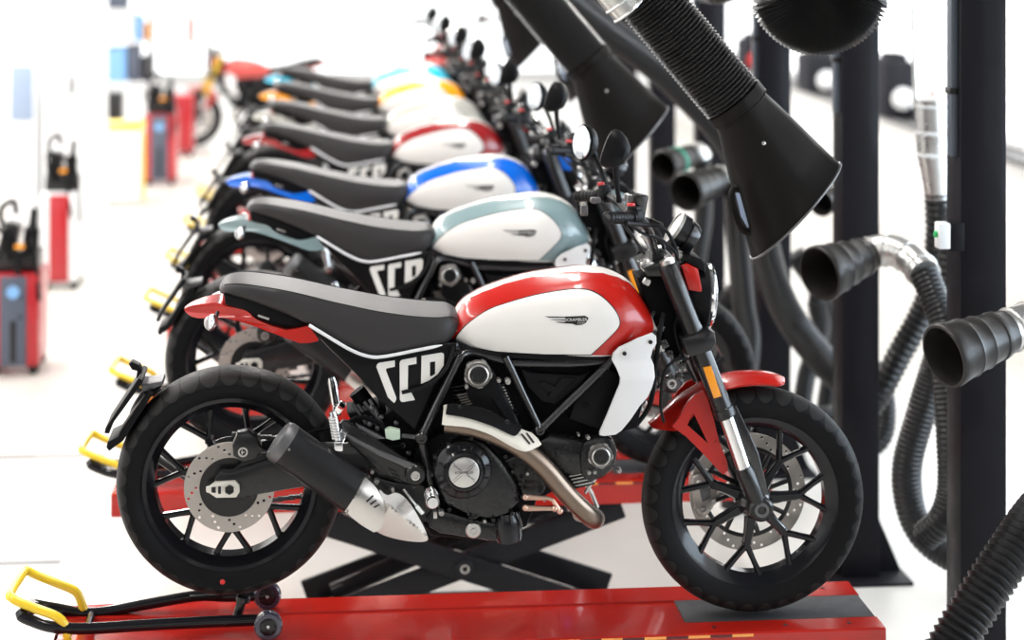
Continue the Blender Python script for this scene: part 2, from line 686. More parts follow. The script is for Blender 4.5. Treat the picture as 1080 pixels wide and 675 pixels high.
def circ(r, n=48, c=(0, 0)):
    return [(c[0] + r * math.cos(2 * PI * i / n), c[1] + r * math.sin(2 * PI * i / n)) for i in range(n)]


def make_wheel(root, name, c, R, wt, wr, ang0, hubw, disc_y, disc_R, disc_r, spoke_y):
    bm = newbm()
    # rim barrel with lips
    a = wr
    prof = [(-a, 0.240), (-a + 0.005, 0.243), (-a + 0.012, 0.236), (-a + 0.022, 0.222), (-a * 0.4, 0.213), (a * 0.4, 0.213), (a - 0.022, 0.222),
            (a - 0.012, 0.236), (a - 0.005, 0.243), (a, 0.240), (a - 0.006, 0.224), (a * 0.45, 0.203), (-a * 0.45, 0.203), (-a + 0.006, 0.224)]
    ring(bm, prof, (0, 0, 0), YA, 80)
    # hub
    lathe(bm, [(-hubw, 0.020), (-hubw, 0.034), (-hubw + 0.015, 0.040), (-0.03, 0.050), (0.03, 0.050), (hubw - 0.015, 0.040), (hubw, 0.034), (hubw, 0.02)], (0, 0, 0), YA, 28)
    for k in range(7):
        t = ang0 + 2 * PI * k / 7
        sp = Vector((math.cos(t + PI / 2), 0, math.sin(t + PI / 2)))
        p0 = Vector((math.cos(t) * 0.040, spoke_y, math.sin(t) * 0.040))
        p1 = Vector((math.cos(t) * 0.128, spoke_y, math.sin(t) * 0.128))
        secs = []
        for p, wd, th in ((p0, 0.019, 0.020), (p0.lerp(p1, .5), 0.0135, 0.016), (p1, 0.0125, 0.014)):
            secs.append([p + sp * wd + YA * th * 0.4, p + sp * wd * 0.6 + YA * th, p - sp * wd * 0.6 + YA * th, p - sp * wd + YA * th * 0.4,
                         p - sp * wd - YA * th * 0.4, p - sp * wd * 0.6 - YA * th, p + sp * wd * 0.6 - YA * th, p + sp * wd - YA * th * 0.4])
        loft(bm, secs)
        for s in (-1, 1):
            t2 = t + s * 0.235
            p2 = Vector((math.cos(t2) * 0.210, spoke_y, math.sin(t2) * 0.210))
            d = (p2 - p1).normalized()
            q = Vector((-d.z, 0, d.x))
            secs = []
            for p, wd, th in ((p1 - d * 0.012, 0.009, 0.013), (p1.lerp(p2, .5), 0.0075, 0.011), (p2, 0.0085, 0.014)):
                secs.append([p + q * wd + YA * th * 0.5, p + q * wd * 0.5 + YA * th, p - q * wd * 0.5 + YA * th, p - q * wd + YA * th * 0.5,
                             p - q * wd - YA * th * 0.5, p - q * wd * 0.5 - YA * th, p + q * wd * 0.5 - YA * th, p + q * wd - YA * th * 0.5])
            loft(bm, secs)
    wh = link(name, bm, M['gloss'], root, c)
    bm = newbm()
    h = wt
    tp = [(-h * 0.72, 0.233), (-h * 0.86, 0.243), (-h * 0.97, R * 0.865), (-h, R * 0.90), (-h * 0.93, R * 0.935), (-h * 0.75, R * 0.965), (-h * 0.45, R * 0.988), (-h * .2, R * .998)]
    full = tp + [(0, R)] + [(-y, r) for y, r in reversed(tp)]
    full += [(h * 0.5, 0.226), (-h * 0.5, 0.226)]
    ring(bm, full, (0, 0, 0), YA, 128)
    ty = link('tyre', bm, M['tyre_front' if 'front' in name else 'tyre_rear'], wh)
    bm = newbm()
    hl = []
    rm = (disc_R + disc_r) / 2
    for k in range(12):
        t = 2 * PI * k / 12
        for dr, dt in ((-0.012, 0), (0.0, 0.13), (0.012, 0.26)):
            rr = rm + dr
            hl.append([(rr * math.cos(t + dt) + 0.0042 * math.cos(2 * PI * j / 8), rr * math.sin(t + dt) + 0.0042 * math.sin(2 * PI * j / 8)) for j in range(8)])
    plate(bm, circ(disc_R, 72), [circ(disc_r, 56)] + hl, disc_y - 0.0025, disc_y + 0.0025)
    link('brake_disc', bm, M['steel'], wh)
    return wh


RCEN = U(243.2, 505.0, 0)
FCEN = U(793.6, 525.2, 0)


def tank_fn():
    sil = [(474, 349), (484.5, 321), (502.4, 307.3), (525.2, 297.5), (557.8, 287.7), (590.4, 282.4), (616.5, 279.3), (636, 281), (652.4, 287), (665.4, 295.5), (675.2, 308), (685, 324), (692, 345)]
    bot = [(474, 358), (496, 366), (525, 370), (574, 373), (623, 375.5), (650, 374), (672, 364), (692, 354)]
    tops = UX([(a, c + 3.0) for a, c in sil], -0.03)
    bots = UX(bot, -0.13)
    wid = [(474, 0.085), (500, 0.115), (540, 0.138), (590, 0.155), (625, 0.158), (655, 0.146), (675, 0.118), (692, 0.085)]
    ws = [(U(a, 340, -0.12).x, b) for a, b in wid]

    def itp(tab, x):
        if x <= tab[0][0]:
            return tab[0][1]
        for (a, b), (c, d) in zip(tab, tab[1:]):
            if x <= c:
                return b + (d - b) * (x - a) / (c - a)
        return tab[-1][1]
    dt, db, dw = cr(tops, 6), cr(bots, 6), cr(ws, 6)

    def prof(s):
        if s < 0.36:
            return 0.86 + 0.14 * math.sin(max(s, 0) / 0.36 * PI / 2)
        return max(0.0, 1 - ((s - 0.36) / 0.64) ** 2.6) ** 0.52
    def fn(x, z, g=0.0):
        zt, zb, ww = itp(dt, x) + g, itp(db, x) - g, itp(dw, x) + g
        s = (z - zb) / max(1e-4, zt - zb)
        return ww * prof(min(max(s, 0), 0.985))
    return fn, (lambda x: itp(dt, x)), (lambda x: itp(db, x)), (lambda x: itp(dw, x)), prof, tops[0][0], tops[-1][0]


TFN, TZT, TZB, TW, TPROF, TX0, TX1 = tank_fn()


def on_surf(px, fn, y0=-0.14, it=8):
    out = []
    for a, b in px:
        y = y0
        for _ in range(it):
            p = U(a, b, y)
            y = 0.5 * y + 0.5 * (-fn(p.x, p.z))
        p = U(a, b, y)
        out.append((p.x, p.z))
    return out


def fix_ring(pts):
    out = [pts[0]]
    for p in pts[1:]:
        if (p[0] - out[-1][0]) ** 2 + (p[1] - out[-1][1]) ** 2 > 1e-6:
            out.append(p)
    return out


def make_bike():
    root = empty('motorcycle', (0, 0, LIFT_H))
    # ------------------------------------------------------------ wheels
    rw = make_wheel(root, 'rear_wheel', RCEN, 0.3085, 0.086, 0.066, math.radians(-88), 0.085, -0.083, 0.1215, 0.080, -0.005)
    fw = make_wheel(root, 'front_wheel', FCEN, 0.3150, 0.056, 0.044, math.radians(4), 0.075, 0.066, 0.167, 0.126, -0.012)
    bm = newbm()   # disc carrier, rear
    lathe(bm, [(-0.004, 0.085), (0.004, 0.085), (0.004, 0.03), (-0.004, 0.03)], (0, -0.078, 0), YA, 36)
    link('disc_carrier', bm, M['satin'], rw)
    bm = newbm()   # front disc carrier: spider
    for k in range(8):
        t = 2 * PI * k / 8
        bar(bm, (0.03 * math.cos(t), 0.062, 0.03 * math.sin(t)), (0.124 * math.cos(t + .25), 0.064, 0.124 * math.sin(t + .25)), 0.006, 0.014, 0.002)
    torus(bm, (0, 0.064, 0), YA, 0.124, 0.006, 48, 8, 0.5)
    link('disc_carrier', bm, M['satin'], fw)
    bm = newbm()
    ellipsoid(bm, (-0.018, -0.0865, -0.243 - 0.012), (0.007, 0.002, 0.007))
    link('paint_dot', bm, M['redsw'], rw)
    # sprocket + chain on the far side
    bm = newbm()
    lathe(bm, [(-0.003, 0.095), (0.003, 0.095), (0.003, 0.05), (-0.003, 0.05)], (0, 0.088, 0), YA, 40)
    link('sprocket', bm, M['grey'], rw)
    bm = newbm()
    bm.free()
    eng = Vector((U(425, 500, 0).x, 0.09, U(425, 500, 0).z))
    for dz in (0.100, -0.100):
        bm = newbm()
        a = RCEN + Vector((0.0, 0.09, dz))
        b = eng + Vector((0, 0, dz * 0.45))
        for i in range(30):
            p = a.lerp(b, (i + 0.5) / 30)
            box(bm, p, (0.016, 0.012, 0.011 if i % 2 else 0.014), 0.002)
        link('chain_run', bm, M['grey'], root)

    # ------------------------------------------------------------ engine core
    bm = newbm()
    pprism(bm, [(440, 470), (470, 455), (520, 455), (560, 470), (612, 466), (640, 478), (630, 505), (590, 515), (566, 530), (556, 556), (520, 572), (455, 566), (436, 540), (428, 505)], -0.11, 0.14, 0.012)
    pprism(bm, [(452, 380), (560, 380), (566, 452), (540, 470), (470, 470), (446, 440)], -0.075, 0.075, 0.01)
    pprism(bm, [(545, 384), (640, 384), (655, 400), (640, 470), (600, 476), (565, 460)], -0.085, 0.085, 0.01)
    pprism(bm, [(398, 440), (450, 420), (462, 470), (450, 520), (420, 520), (392, 480)], -0.085, 0.085, 0.01)
    en = link('engine', bm, M['engdark'], root)
    # crankcase side
    bm = newbm()
    pprism(bm, [(456, 500), (461, 480), (476, 466), (494, 461), (512, 467), (530, 486), (546, 512), (549, 530), (537, 543), (518, 549), (495, 545), (470, 533)], -0.175, -0.08, 0.018)
    pprism(bm, [(449, 545), (458, 536), (500, 548), (525, 552), (548, 540), (552, 556), (545, 570), (517, 571), (465, 563), (452, 556)], -0.150, -0.06, 0.008)
    pprism(bm, [(531, 486), (560, 474), (570, 486), (580, 510), (572, 522), (552, 528), (548, 514)], -0.135, -0.06, 0.008)
    link('crankcase_cover', bm, M['engine'], en)
    # clutch cover
    cc = U(489, 496.5, -0.19)
    bm = newbm()
    lathe(bm, [(-0.03, pm(31, -.19)), (-0.008, pm(30.5, -.19)), (0.0, pm(28, -.19)), (0.004, pm(24, -.19)), (0.010, pm(21.5, -.19)), (0.016, pm(20, -.19)), (0.018, pm(17.5, -.19)), (0.015, pm(16.5, -.19)), (0.015, 0)], cc, (0, -1, 0), 56)
    for k in range(12):
        t = 2 * PI * k / 12 + .2
        p = cc + Vector((math.cos(t), 0, math.sin(t))) * pm(25.5, -.19)
        box(bm, p, (0.012, 0.012, 0.006), 0.002, Matrix.Rotation(-t, 3, 'Y'))
    clutch = link('clutch_cover', bm, M['gloss'], en)
    bm = newbm()
    lathe(bm, [(0.014, pm(16, -.2)), (0.0185, pm(16, -.2)), (0.02, pm(15, -.2)), (0.02, 0)], cc, (0, -1, 0), 48)
    badge = link('cover_badge', bm, M['alu'], clutch)
    badge['label'] = 'round silver badge with crossed grooves and lettering'
    bm = newbm()
    rb = pm(12.5, -.2)
    f0 = cc.y - 0.0205
    for s in (-1, 1):
        for q in (-1, 1):
            for off in (0.12, -0.12):
                a = Vector((cc.x + s * rb * (0.95), f0, cc.z + q * rb * (0.75 + off * s * q)))
                b = Vector((cc.x + s * rb * 0.18, f0, cc.z + q * rb * (0.10 + off)))
                bar(bm, a, b, 0.001, 0.0011)
    link_each('crossed_groove', bm, M['grey'], clutch)
    bm = newbm()
    mt = Matrix.Translation((cc.x, f0 - 0.0012, cc.z)) @ Matrix.Rotation(PI / 2, 4, 'X')
    text_mesh(bm, 'SCRAMBLER', 0.0092, mt)
    link('cover_lettering', bm, M['black'], clutch)
    # bolts round the covers
    bm = newbm()
    for px, py in ((459, 482), (473, 468), (497, 462), (515, 465), (533, 481), (541, 497), (549, 510), (551, 524), (540, 541), (520, 548), (496, 546), (474, 537), (461, 521), (455, 500)):
        bolt(bm, px, py, -0.172, 2.6, 0.008)
    link_each('cover_bolt', bm, M['engine'], en)
    bm = newbm()
    for px, py, r in ((511, 549, 2.2), (556, 499, 2.0), (526, 401, 2.4), (535.5, 402, 3.4), (492, 407.5, 2.2), (557, 477, 1.6), (620, 461, 2.2), (610, 458, 1.6), (627, 497.5, 2.2), (621, 498, 2.2), (574, 527, 1.8), (500, 458, 1.4)):
        bolt(bm, px, py, -0.16, r, 0.012)
    link_each('bright_bolt', bm, M['alu'], en)
    # drain cap
    bm = newbm()
    c = U(499.2, 559, -0.155)
    lathe(bm, [(-0.01, pm(8.2, -.15)), (0.004, pm(8.2, -.15)), (0.007, pm(7.2, -.15)), (0.007, pm(4, -.15)), (0.004, pm(3.6, -.15)), (0.004, pm(2.4, -.15)), (0.009, pm(2.2, -.15)), (0.009, 0)], c, (0, -1, 0), 30)
    link('swingarm_pivot_cap', bm, M['alu'], en)
    bm = newbm()
    c = U(499.5, 540, -0.17)
    lathe(bm, [(-0.01, pm(7, -.15)), (0.004, pm(7, -.15)), (0.004, pm(5, -.15)), (0.0, pm(4.6, -.15)), (0.0, 0)], c, (0, -1, 0), 24)
    box(bm, c + Vector((0, 0, 0)), (0.016, 0.004, 0.004), 0.001)
    link('oil_sight_glass', bm, M['satin'], en)
    # oil filter
    bm = newbm()
    top, btm = U(534, 540, -0.14), U(537, 571, -0.14)
    ax = (btm - top)
    Lf = ax.length
    lathe(bm, [(0, 0.030), (Lf * .15, 0.033), (Lf * .3, 0.036), (Lf * .85, 0.036), (Lf * .97, 0.033), (Lf, 0.026), (Lf, 0)], top, ax, 20)
    link('oil_filter', bm, M['gloss'], en)
    # rear cylinder with belt cover and cam cap
    bm = newbm()
    for k in range(9):
        t = k / 8
        a = U(476 + 6 * t, 408 + 30 * t, -0.10)
        b = U(530 + 16 * t, 400 + 36 * t, -0.10)
        bar(bm, a + Vector((0, .09, 0)), b + Vector((0, .09, 0)), 0.20, 0.0035)
    link('rear_cylinder_fins', bm, M['engine'], en)
    bm = newbm()
    for k in range(5):
        a = U(482 + 1.5 * k, 417 + 2.6 * k, -0.112)
        b = a + Vector((0.043 - 0.0 * k, 0, 0.009))
        bar(bm, a, b, 0.01, 0.003)
    for k in range(8):
        p = U(530.5 + 1.35 * k, 408 + 3.1 * k, -0.115)
        box(bm, p, (0.0065, 0.012, 0.0032), 0.0006)
    for k in range(4):
        a = U(600 + 2.2 * k, 502 + 3.3 * k, -0.105)
        bar(bm, a, a + Vector((0.046, 0, 0.008)), 0.012, 0.0035)
    link_each('machined_fin_edge', bm, M['alu'], en)
    bm = newbm()
    pprism(bm, cr([(490, 402), (500, 392), (516, 388), (525, 400), (535, 422), (549, 449), (546, 457), (530, 448), (500, 428), (492, 414)], 4, True), -0.145, -0.06, 0.008)
    pprism(bm, [(519, 420), (524, 420), (535, 440), (531, 441)], -0.150, -0.14, 0.002)
    link('belt_cover', bm, M['plastic'], en)

    def cam_cap(px, py, r, y):
        c = U(px, py, y)
        q = pm(1, y)
        bm = newbm()
        n = 60
        o2 = []
        for i in range(n):
            t = 2 * PI * i / n
            rr = r * q * (1.0 + (0.09 if math.cos(5 * t + .6) > 0.55 else 0.0))
            o2.append((c.x + rr * math.cos(t), c.z + rr * math.sin(t)))
        prism(bm, o2, y + 0.012, y + 0.03, 0.0)
        ring(bm, [(0.0, r * q * 1.0), (-0.016, r * q * 0.98), (-0.02, r * q * 0.93), (-0.014, r * q * 0.84), (-0.013, r * q * 0.80), (-0.022, r * q * 0.78), (-0.024, r * q * 0.68), (-0.02, r * q * 0.62), (0.0, r * q * 0.6)], c + Vector((0, 0.02, 0)), YA, 40)
        o = link('cam_end_cap', bm, M['alu'], en)
        bm = newbm()
        lathe(bm, [(0.02, r * q * 0.64), (-0.002, r * q * 0.62), (-0.003, r * q * 0.5), (0.0, r * q * 0.45), (0.0, r * q * .2), (-.002, r * q * .18), (-0.002, 0)], c, YA, 28)
        link('cap_insert', bm, M['satin'], o)
    cam_cap(504.6, 395.6, 14.0, -0.165)
    # front cylinder
    bm = newbm()
    pprism(bm, [(560, 470), (580, 459), (604, 463), (626, 470), (628, 498), (604, 503), (580, 494)], -0.145, -0.07, 0.01)
    pprism(bm, [(585, 474), (612, 478), (610, 488), (587, 483)], -0.150, -0.14, 0.003)
    pprism(bm, cr([(614, 470), (628, 462), (645, 463), (651, 478), (647, 494), (636, 503), (622, 508), (613, 498)], 3, True), -0.155, -0.06, 0.008)
    for k in range(5):
        a = U(596 + 2 * k, 501 + 3.3 * k, -0.10)
        bar(bm, a + Vector((0, .08, 0)), a + Vector((0.06, .08, 0.012)), 0.18, 0.0035)
    link('front_cylinder_cover', bm, M['engine'], en)
    cam_cap(634, 481.8, 12.6, -0.175)
    bm = newbm()
    tube(bm, [U(628, 505, -.1), U(622, 512, -.1), U(617, 520, -.1)], 0.0045, 8)
    tube(bm, [U(630, 535, -.08), U(624, 520, -.09), U(617, 508, -.1)], 0.006, 8)
    bolt(bm, 653, 496, -0.1, 2.6)
    link_each('pipe_bracket', bm, M['alu'], en)
    # head cover inside the frame V and radiator side
    bm = newbm()
    pprism(bm, [(549, 389), (560, 393), (612, 396), (622, 392), (612, 408), (586, 427), (572, 424), (556, 408)], -0.115, -0.05, 0.006)
    pprism(bm, [(566, 405), (575, 402), (588, 410), (580, 414)], -0.122, -0.11, 0.003)
    pprism(bm, [(592, 398), (606, 399), (586, 420), (578, 418)], -0.122, -0.11, 0.003)
    link('head_cover', bm, M['plastic'], en)
    bm = newbm()
    pprism(bm, [(606, 424), (640, 388), (652, 394), (654, 404), (636, 455), (600, 442)], -0.120, -0.05, 0.006)
    bolt(bm, 618, 427.5, -0.121, 3.0, 0.006)
    link('radiator_guard', bm, M['plastic'], root)
    bm = newbm()
    pprism(bm, [(662, 372), (690, 372), (672, 452), (648, 458)], -0.15, 0.15, 0.006)
    link('radiator', bm, M['engdark'], root)

    # ------------------------------------------------------------ frame
    bm = newbm()
    fr = pm(4.6)
    for s in (-1, 1):
        y = 0.125

        def Q(px, py, yy=y):
            p = U(px, py, -yy)
            return (p.x, s * yy, p.z)
        tube(bm, cr([Q(500, 372, .11), Q(492, 372.5, .115), Q(485, 377), Q(478, 391), Q(462, 424), Q(446, 458)], 5), fr, 12)
        tube(bm, [Q(533, 376), Q(550, 412), Q(569, 452)], fr * 0.95, 12)
        tube(bm, [Q(652, 374), Q(640, 385.5), Q(604, 420), Q(571, 452)], fr * 0.95, 12)
        tube(bm, [Q(500, 372, .11), Q(540, 383, .115), Q(600, 383.5, .115), Q(655, 381, .11), Q(690, 330, .05)], fr * 0.9, 12)
        tube(bm, [Q(444, 461), Q(452, 500), Q(462, 540)], fr, 12)
        tube(bm, [Q(480, 372, .1), Q(420, 350, .1), Q(330, 325, .095), Q(262, 312, .09)], fr * 0.8, 10)
        for px, py, r in ((444.3, 461.4, 6.2), (568.8, 453.5, 5.2)):
            c = Vector(Q(px, py, .13))
            lathe(bm, [(-0.02, pm(r)), (0.012, pm(r)), (0.015, pm(r * .8)), (0.015, pm(r * .5)), (0.008, pm(r * .45)), (0.008, 0)], c, (0, s, 0), 20)
    link('frame', bm, M['frame'], root)

    # ------------------------------------------------------------ fuel tank
    bm = newbm()
    secs = []
    N = 64
    for i in range(N + 1):
        x = TX0 + (TX1 - TX0) * i / N
        zt, zb, ww = TZT(x), TZB(x), TW(x)
        half = []
        for j in range(31):
            s = 1 - (1 - j / 30) ** 1.9
            half.append((ww * TPROF(min(s, 0.9999)), zb + (zt - zb) * s))
        loop = [(x, -a, b) for a, b in half] + [(x, a, b) for a, b in reversed(half[:-1])]
        secs.append(loop)
    loft(bm, secs)
    tank = link('fuel_tank', bm, M['white'], root, smooth=0.9)
    tank.material_slots[0].link = 'OBJECT'
    tank.material_slots[0].material = M['white']
    redpx = ([(476, 357.5), (479, 341), (483, 328), (487, 320), (496, 314), (509, 308), (531.7, 299.5), (557.8, 292.3), (584, 288), (610, 286.4), (636, 288), (652, 292.3), (664, 298.5), (675.2, 310.5), (684.5, 326), (689.5, 344), (688.2, 353), (672, 359), (655.6, 368.8), (647, 374.6), (623, 374.6), (560, 371.8), (525, 369), (496, 364.8), (481, 359.2)])
    panel = cr([(480.4, 357.8), (484.5, 351.3), (495.9, 339.9), (515.4, 326.8), (538.3, 318.7), (564.3, 311.5), (590.4, 306.8), (610, 305.2), (624, 307.3), (637, 315.0), (648, 326.8), (653, 337.5), (651.7, 345.4), (643, 355)], 4) + [(623, 373.6), (600, 373.4), (574, 373.2), (525, 370.5), (497, 366), (486, 361)]
    rsurf = fix_ring(on_surf(redpx, lambda x, z: TFN(x, z, 0.0030)))
    psurf = fix_ring(on_surf(panel, lambda x, z: TFN(x, z) + 0.006))
    for sg, nm in ((-1, 'tank_cover'), (1, 'tank_cover')):
        bm = newbm()
        patch(bm, rsurf, lambda x, z: TFN(x, z, 0.0030), 0.008, 0.004, sg)
        o = link(nm, bm, M['red'], tank, smooth=0.9)
        o.material_slots[0].link = 'OBJECT'
        o.material_slots[0].material = M['red']
        # dark seam then raised white panel
        bm = newbm()
        cxm = sum(p[0] for p in psurf) / len(psurf)
        czm = sum(p[1] for p in psurf) / len(psurf)
        big = [(cxm + (p[0] - cxm) * 1.018, czm + (p[1] - czm) * 1.035) for p in psurf]
        patch(bm, big, lambda x, z: TFN(x, z, 0.0042), 0.008, 0.003, sg)
        link('panel_seam', bm, M['plastic'], tank, smooth=0.9)
        bm = newbm()
        patch(bm, psurf, lambda x, z: TFN(x, z, 0.0078), 0.008, 0.006, sg)
        o = link('tank_side_panel', bm, M['white'], tank, smooth=0.9)
        o['label'] = 'smooth white side panel of the fuel tank'
    # winged badge with its lettering
    bf = lambda x, z: TFN(x, z, 0.0088)
    bm = newbm()
    for q in ([(574.4, 333.6), (579, 334.9), (596, 335.2), (596, 334.2)], [(580, 337.2), (596, 338), (596, 337.0), (584, 336.8)], [(585.5, 339.4), (590, 340.5), (604, 341.6), (607.5, 343), (613, 342.6), (617.5, 341), (620.3, 336.5), (620.6, 335), (617, 333), (596, 333.9), (596, 339.6)]):
        patch(bm, on_surf(q, bf), bf, 0.006, 0.002)
    bd = link('winged_badge', bm, M['black'], tank)
    bm = newbm()
    c = on_surf([(607.5, 337.2)], bf)[0]
    yy = -bf(c[0], c[1]) - 0.0015
    mt = Matrix.Translation((c[0], yy, c[1])) @ Matrix.Rotation(PI / 2, 4, 'X')
    text_mesh(bm, 'SCRAMBLER', 0.0112, mt)
    c2 = on_surf([(613, 340.6)], bf)[0]
    text_mesh(bm, 'DUCATI', 0.0058, Matrix.Translation((c2[0], yy - 0.0005, c2[1])) @ Matrix.Rotation(PI / 2, 4, 'X'))
    link('badge_lettering', bm, M['decal'], tank)
    # black trim under the tank
    bm = newbm()
    pprism(bm, [(480, 359), (497, 366.5), (525, 371), (574, 373.5), (645, 376), (647, 381), (600, 381), (520, 377), (490, 372)], -0.12, 0.12, 0.003)
    link('tank_base', bm, M['plastic'], root)

    # ------------------------------------------------------------ white shrouds
    shp = [(653, 366.7), (672, 357.4), (688.5, 351.6), (692.2, 354.8), (692.7, 362.2), (688.5, 369), (686.3, 377), (689.3, 384.4), (690, 396.3), (687, 407), (682.6, 417), (673.7, 427), (664.5, 441), (655, 453), (649, 457.6), (637.5, 459.8), (632.8, 459.2), (632.8, 456), (640, 437.8), (653, 404), (653.7, 397.8), (650, 388), (645.6, 380), (647, 373.3)]
    xz = UX(shp, -0.165)
    zr = U(670, 399, -0.165).z
    zt = U(670, 380, -0.165).z
    xm = U(668, 400, -.165).x

    def shfn(x, z):
        base = 0.168
        if z > zr:
            base += 0.016 * max(0, 1 - (z - zr) / (zt - zr)) if z < zt else 0.0
        else:
            base += 0.016 - 0.05 * (zr - z)
        dx = (x - xm) / 0.06
        return base - 0.006 * dx * dx
    for sg in (-1, 1):
        bm = newbm()
        patch(bm, xz, shfn, 0.008, 0.012, sg)
        o = link('tank_shroud', bm, M['shroud'], root, smooth=0.5)
        o['label'] = 'white satin shroud with two black bolts'
        bm = newbm()
        for px, py in ((658.4, 372.6), (686, 360.7)):
            c = U(px, py, -0.165)
            lathe(bm, [(0, pm(2.2)), (0.004, pm(2.2)), (0.006, pm(1.6)), (0.006, 0)], (c.x, sg * (shfn(c.x, c.z) + 0.0), c.z), (0, sg, 0), 12)
        link_each('shroud_bolt', bm, M['black'], o)

    # ------------------------------------------------------------ seat
    st = [  # px x, crown y, seam y, bottom y, half width
        (231.5, 300, 302, 305, 0.035), (235, 295.2, 299, 309, 0.075), (243, 292.4, 296.5, 312, 0.098), (262, 292.2, 297.5, 317, 0.112), (300, 297.6, 304, 331, 0.122),
        (325, 302.8, 310, 342.5, 0.126), (352, 309, 317, 357, 0.132), (382, 315, 323.5, 371.5, 0.138), (394, 317.3, 326, 374.6, 0.14), (404, 319, 328, 374.2, 0.14),
        (434, 323, 332.5, 369, 0.14), (460, 324.8, 334, 364, 0.134), (473, 324.6, 334, 360.5, 0.122), (480, 325.3, 336, 352, 0.105), (484.5, 328, 339, 344, 0.085)]
    dense = cr(st, 3)
    bm = newbm()
    secs = []
    for px, yc, ys, yb, hw in dense:
        pc = U(px, yc, 0.0)
        ps = U(px, ys, -hw * 0.92)
        pb = U(px, yb, -hw)
        x = ps.x
        zc, zs, zb = pc.z, ps.z, pb.z
        zs = min(zs, zc - 0.004)
        zb = min(zb, zs - 0.006)
        half = [(hw * 0.93, zb), (hw * 1.0, zb + (zs - zb) * .2), (hw * 1.03, zb + (zs - zb) * .55), (hw * 1.01, zb + (zs - zb) * .82), (hw * 0.96, zs + (zc - zs) * 0.05), (hw * 0.88, zs + (zc - zs) * .32),
                (hw * 0.72, zs + (zc - zs) * .66), (hw * 0.42, zs + (zc - zs) * .92), (0, zc)]
        loop = [(x, -a, b) for a, b in half] + [(x, a, b) for a, b in reversed(half[:-1])]
        secs.append(loop)
    loft(bm, secs)
    seat = link('seat', bm, M['seat'], root, smooth=0.9)
    bm = newbm()   # seam
    for sg in (-1, 1):
        pts = []
        for px, yc, ys, yb, hw in dense[4:-3]:
            p = U(px, ys, -hw * 0.92)
            pts.append((p.x, sg * hw * 0.945, min(p.z, U(px, yc, 0).z - .004) + 0.001))
        tube(bm, pts, 0.0016, 6)
    link_each('seat_seam', bm, M['plastic'], seat)
    bm = newbm()
    pip = cr([(326, 343), (340, 351.5), (352, 358.8), (366, 367), (380, 373.4), (393, 376.6), (404, 376.2), (420, 373.4), (434, 370.5), (450, 367.4), (466.5, 364)], 5)
    for sg in (-1, 1):
        pts = [(p.x, sg * 0.139, p.z) for p in (U(a, b, -0.139) for a, b in pip)]
        tube(bm, pts, [0.0046] * (len(pts) - 4) + [0.0043, 0.0036, 0.0026, 0.0012], 8)
    for o in link_each('seat_piping', bm, M['piping'], seat):
        o['label'] = 'pale grey piping along the lower seat edge'

    # ------------------------------------------------------------ side panel and its big letters
    bm = newbm()
    pprism(bm, [(322, 340), (342, 350), (362, 362), (382, 372), (396, 375), (436, 368), (470, 362), (482, 362), (480, 372), (468, 391), (456, 414), (446, 436), (438, 455), (424, 442), (398, 420), (374, 394), (345, 366)], -0.128, 0.128, 0.008)
    sp = link('side_panel', bm, M['sidepanel'], root)
    LP = lambda q: [(380 + a / 8.44, 360 + b / 8.44) for a, b in q]
    bm = newbm()
    yl = -0.1295
    S1 = LP([(143, 228), (150, 205), (165, 192), (308, 170), (308, 226), (232, 242), (228, 258), (320, 500), (320, 522), (302, 550), (272, 524), (245, 497)])
    prism(bm, UX(S1, yl), yl, yl + 0.004)
    C1 = LP([(350, 195), (356, 176), (372, 165), (500, 141), (500, 200), (426, 213), (422, 457), (455, 457), (487, 522), (382, 541), (362, 536), (352, 520)])
    prism(bm, UX(C1, yl), yl, yl + 0.004)
    R1 = LP([(545, 130), (720, 101), (740, 108), (746, 125), (742, 215), (690, 292), (610, 350), (540, 380)])
    plate(bm, UX(R1, yl), [UX(LP([(620, 185), (667, 178), (666, 290), (640, 308), (620, 311)]), yl)], yl, yl + 0.004)
    o = link('panel_lettering', bm, M['decal'], sp)
    o['label'] = 'large white letters on the black side panel'
    bm = newbm()
    tube(bm, cr([U(478, 366, -.135), U(472, 386, -.138), U(458, 402, -.138), U(440, 410, -.135), U(424, 414, -.13)], 5), 0.0055, 8)
    link('side_hose', bm, M['cable'], root)

    # ------------------------------------------------------------ tail
    bm = newbm()
    tl = [(194.4, 325.8), (205, 321.8), (227, 319.0), (236, 322), (247, 324.5), (258, 327.2), (264, 331), (272, 338), (302, 348.4), (324, 344), (330, 350), (336, 358.3), (332, 360.6), (316, 361.8), (292, 353), (267, 343.8), (246, 337.2), (231.5, 335), (209, 335.6), (199, 332)]
    def tw(px):
        tab = [(194, 0.016), (205, 0.040), (227, 0.066), (247, 0.088), (262, 0.104), (280, 0.114), (340, 0.126)]
        for (a0, v0), (a1, v1) in zip(tab, tab[1:]):
            if px <= a1:
                return v0 + (v1 - v0) * (px - a0) / (a1 - a0)
        return tab[-1][1]
    tl = cr(tl, 2, True)
    for sg in (-1, 1):
        out = [U(px, py, -tw(px)) for px, py in tl]
        fo = [bm.verts.new((p.x, sg * tw(px) * 0.94, p.z)) for p, (px, py) in zip(out, tl)]
        cxm = sum(p.x for p in out) / len(out)
        mid = []
        for k, (p, (px, py)) in enumerate(zip(out, tl)):
            q = (out[k - 1] + out[(k + 1) % len(out)]) / 2
            mid.append(bm.verts.new((p.x, sg * (tw(px) - 0.012), p.z + (0.003 if False else 0.0))))
            fo[k].co = Vector((p.x, sg * tw(px), p.z))
        inn = [bm.verts.new((p.x, sg * (0.0 if px < 256 else tw(px) - 0.032), p.z)) for p, (px, py) in zip(out, tl)]
        n = len(tl)
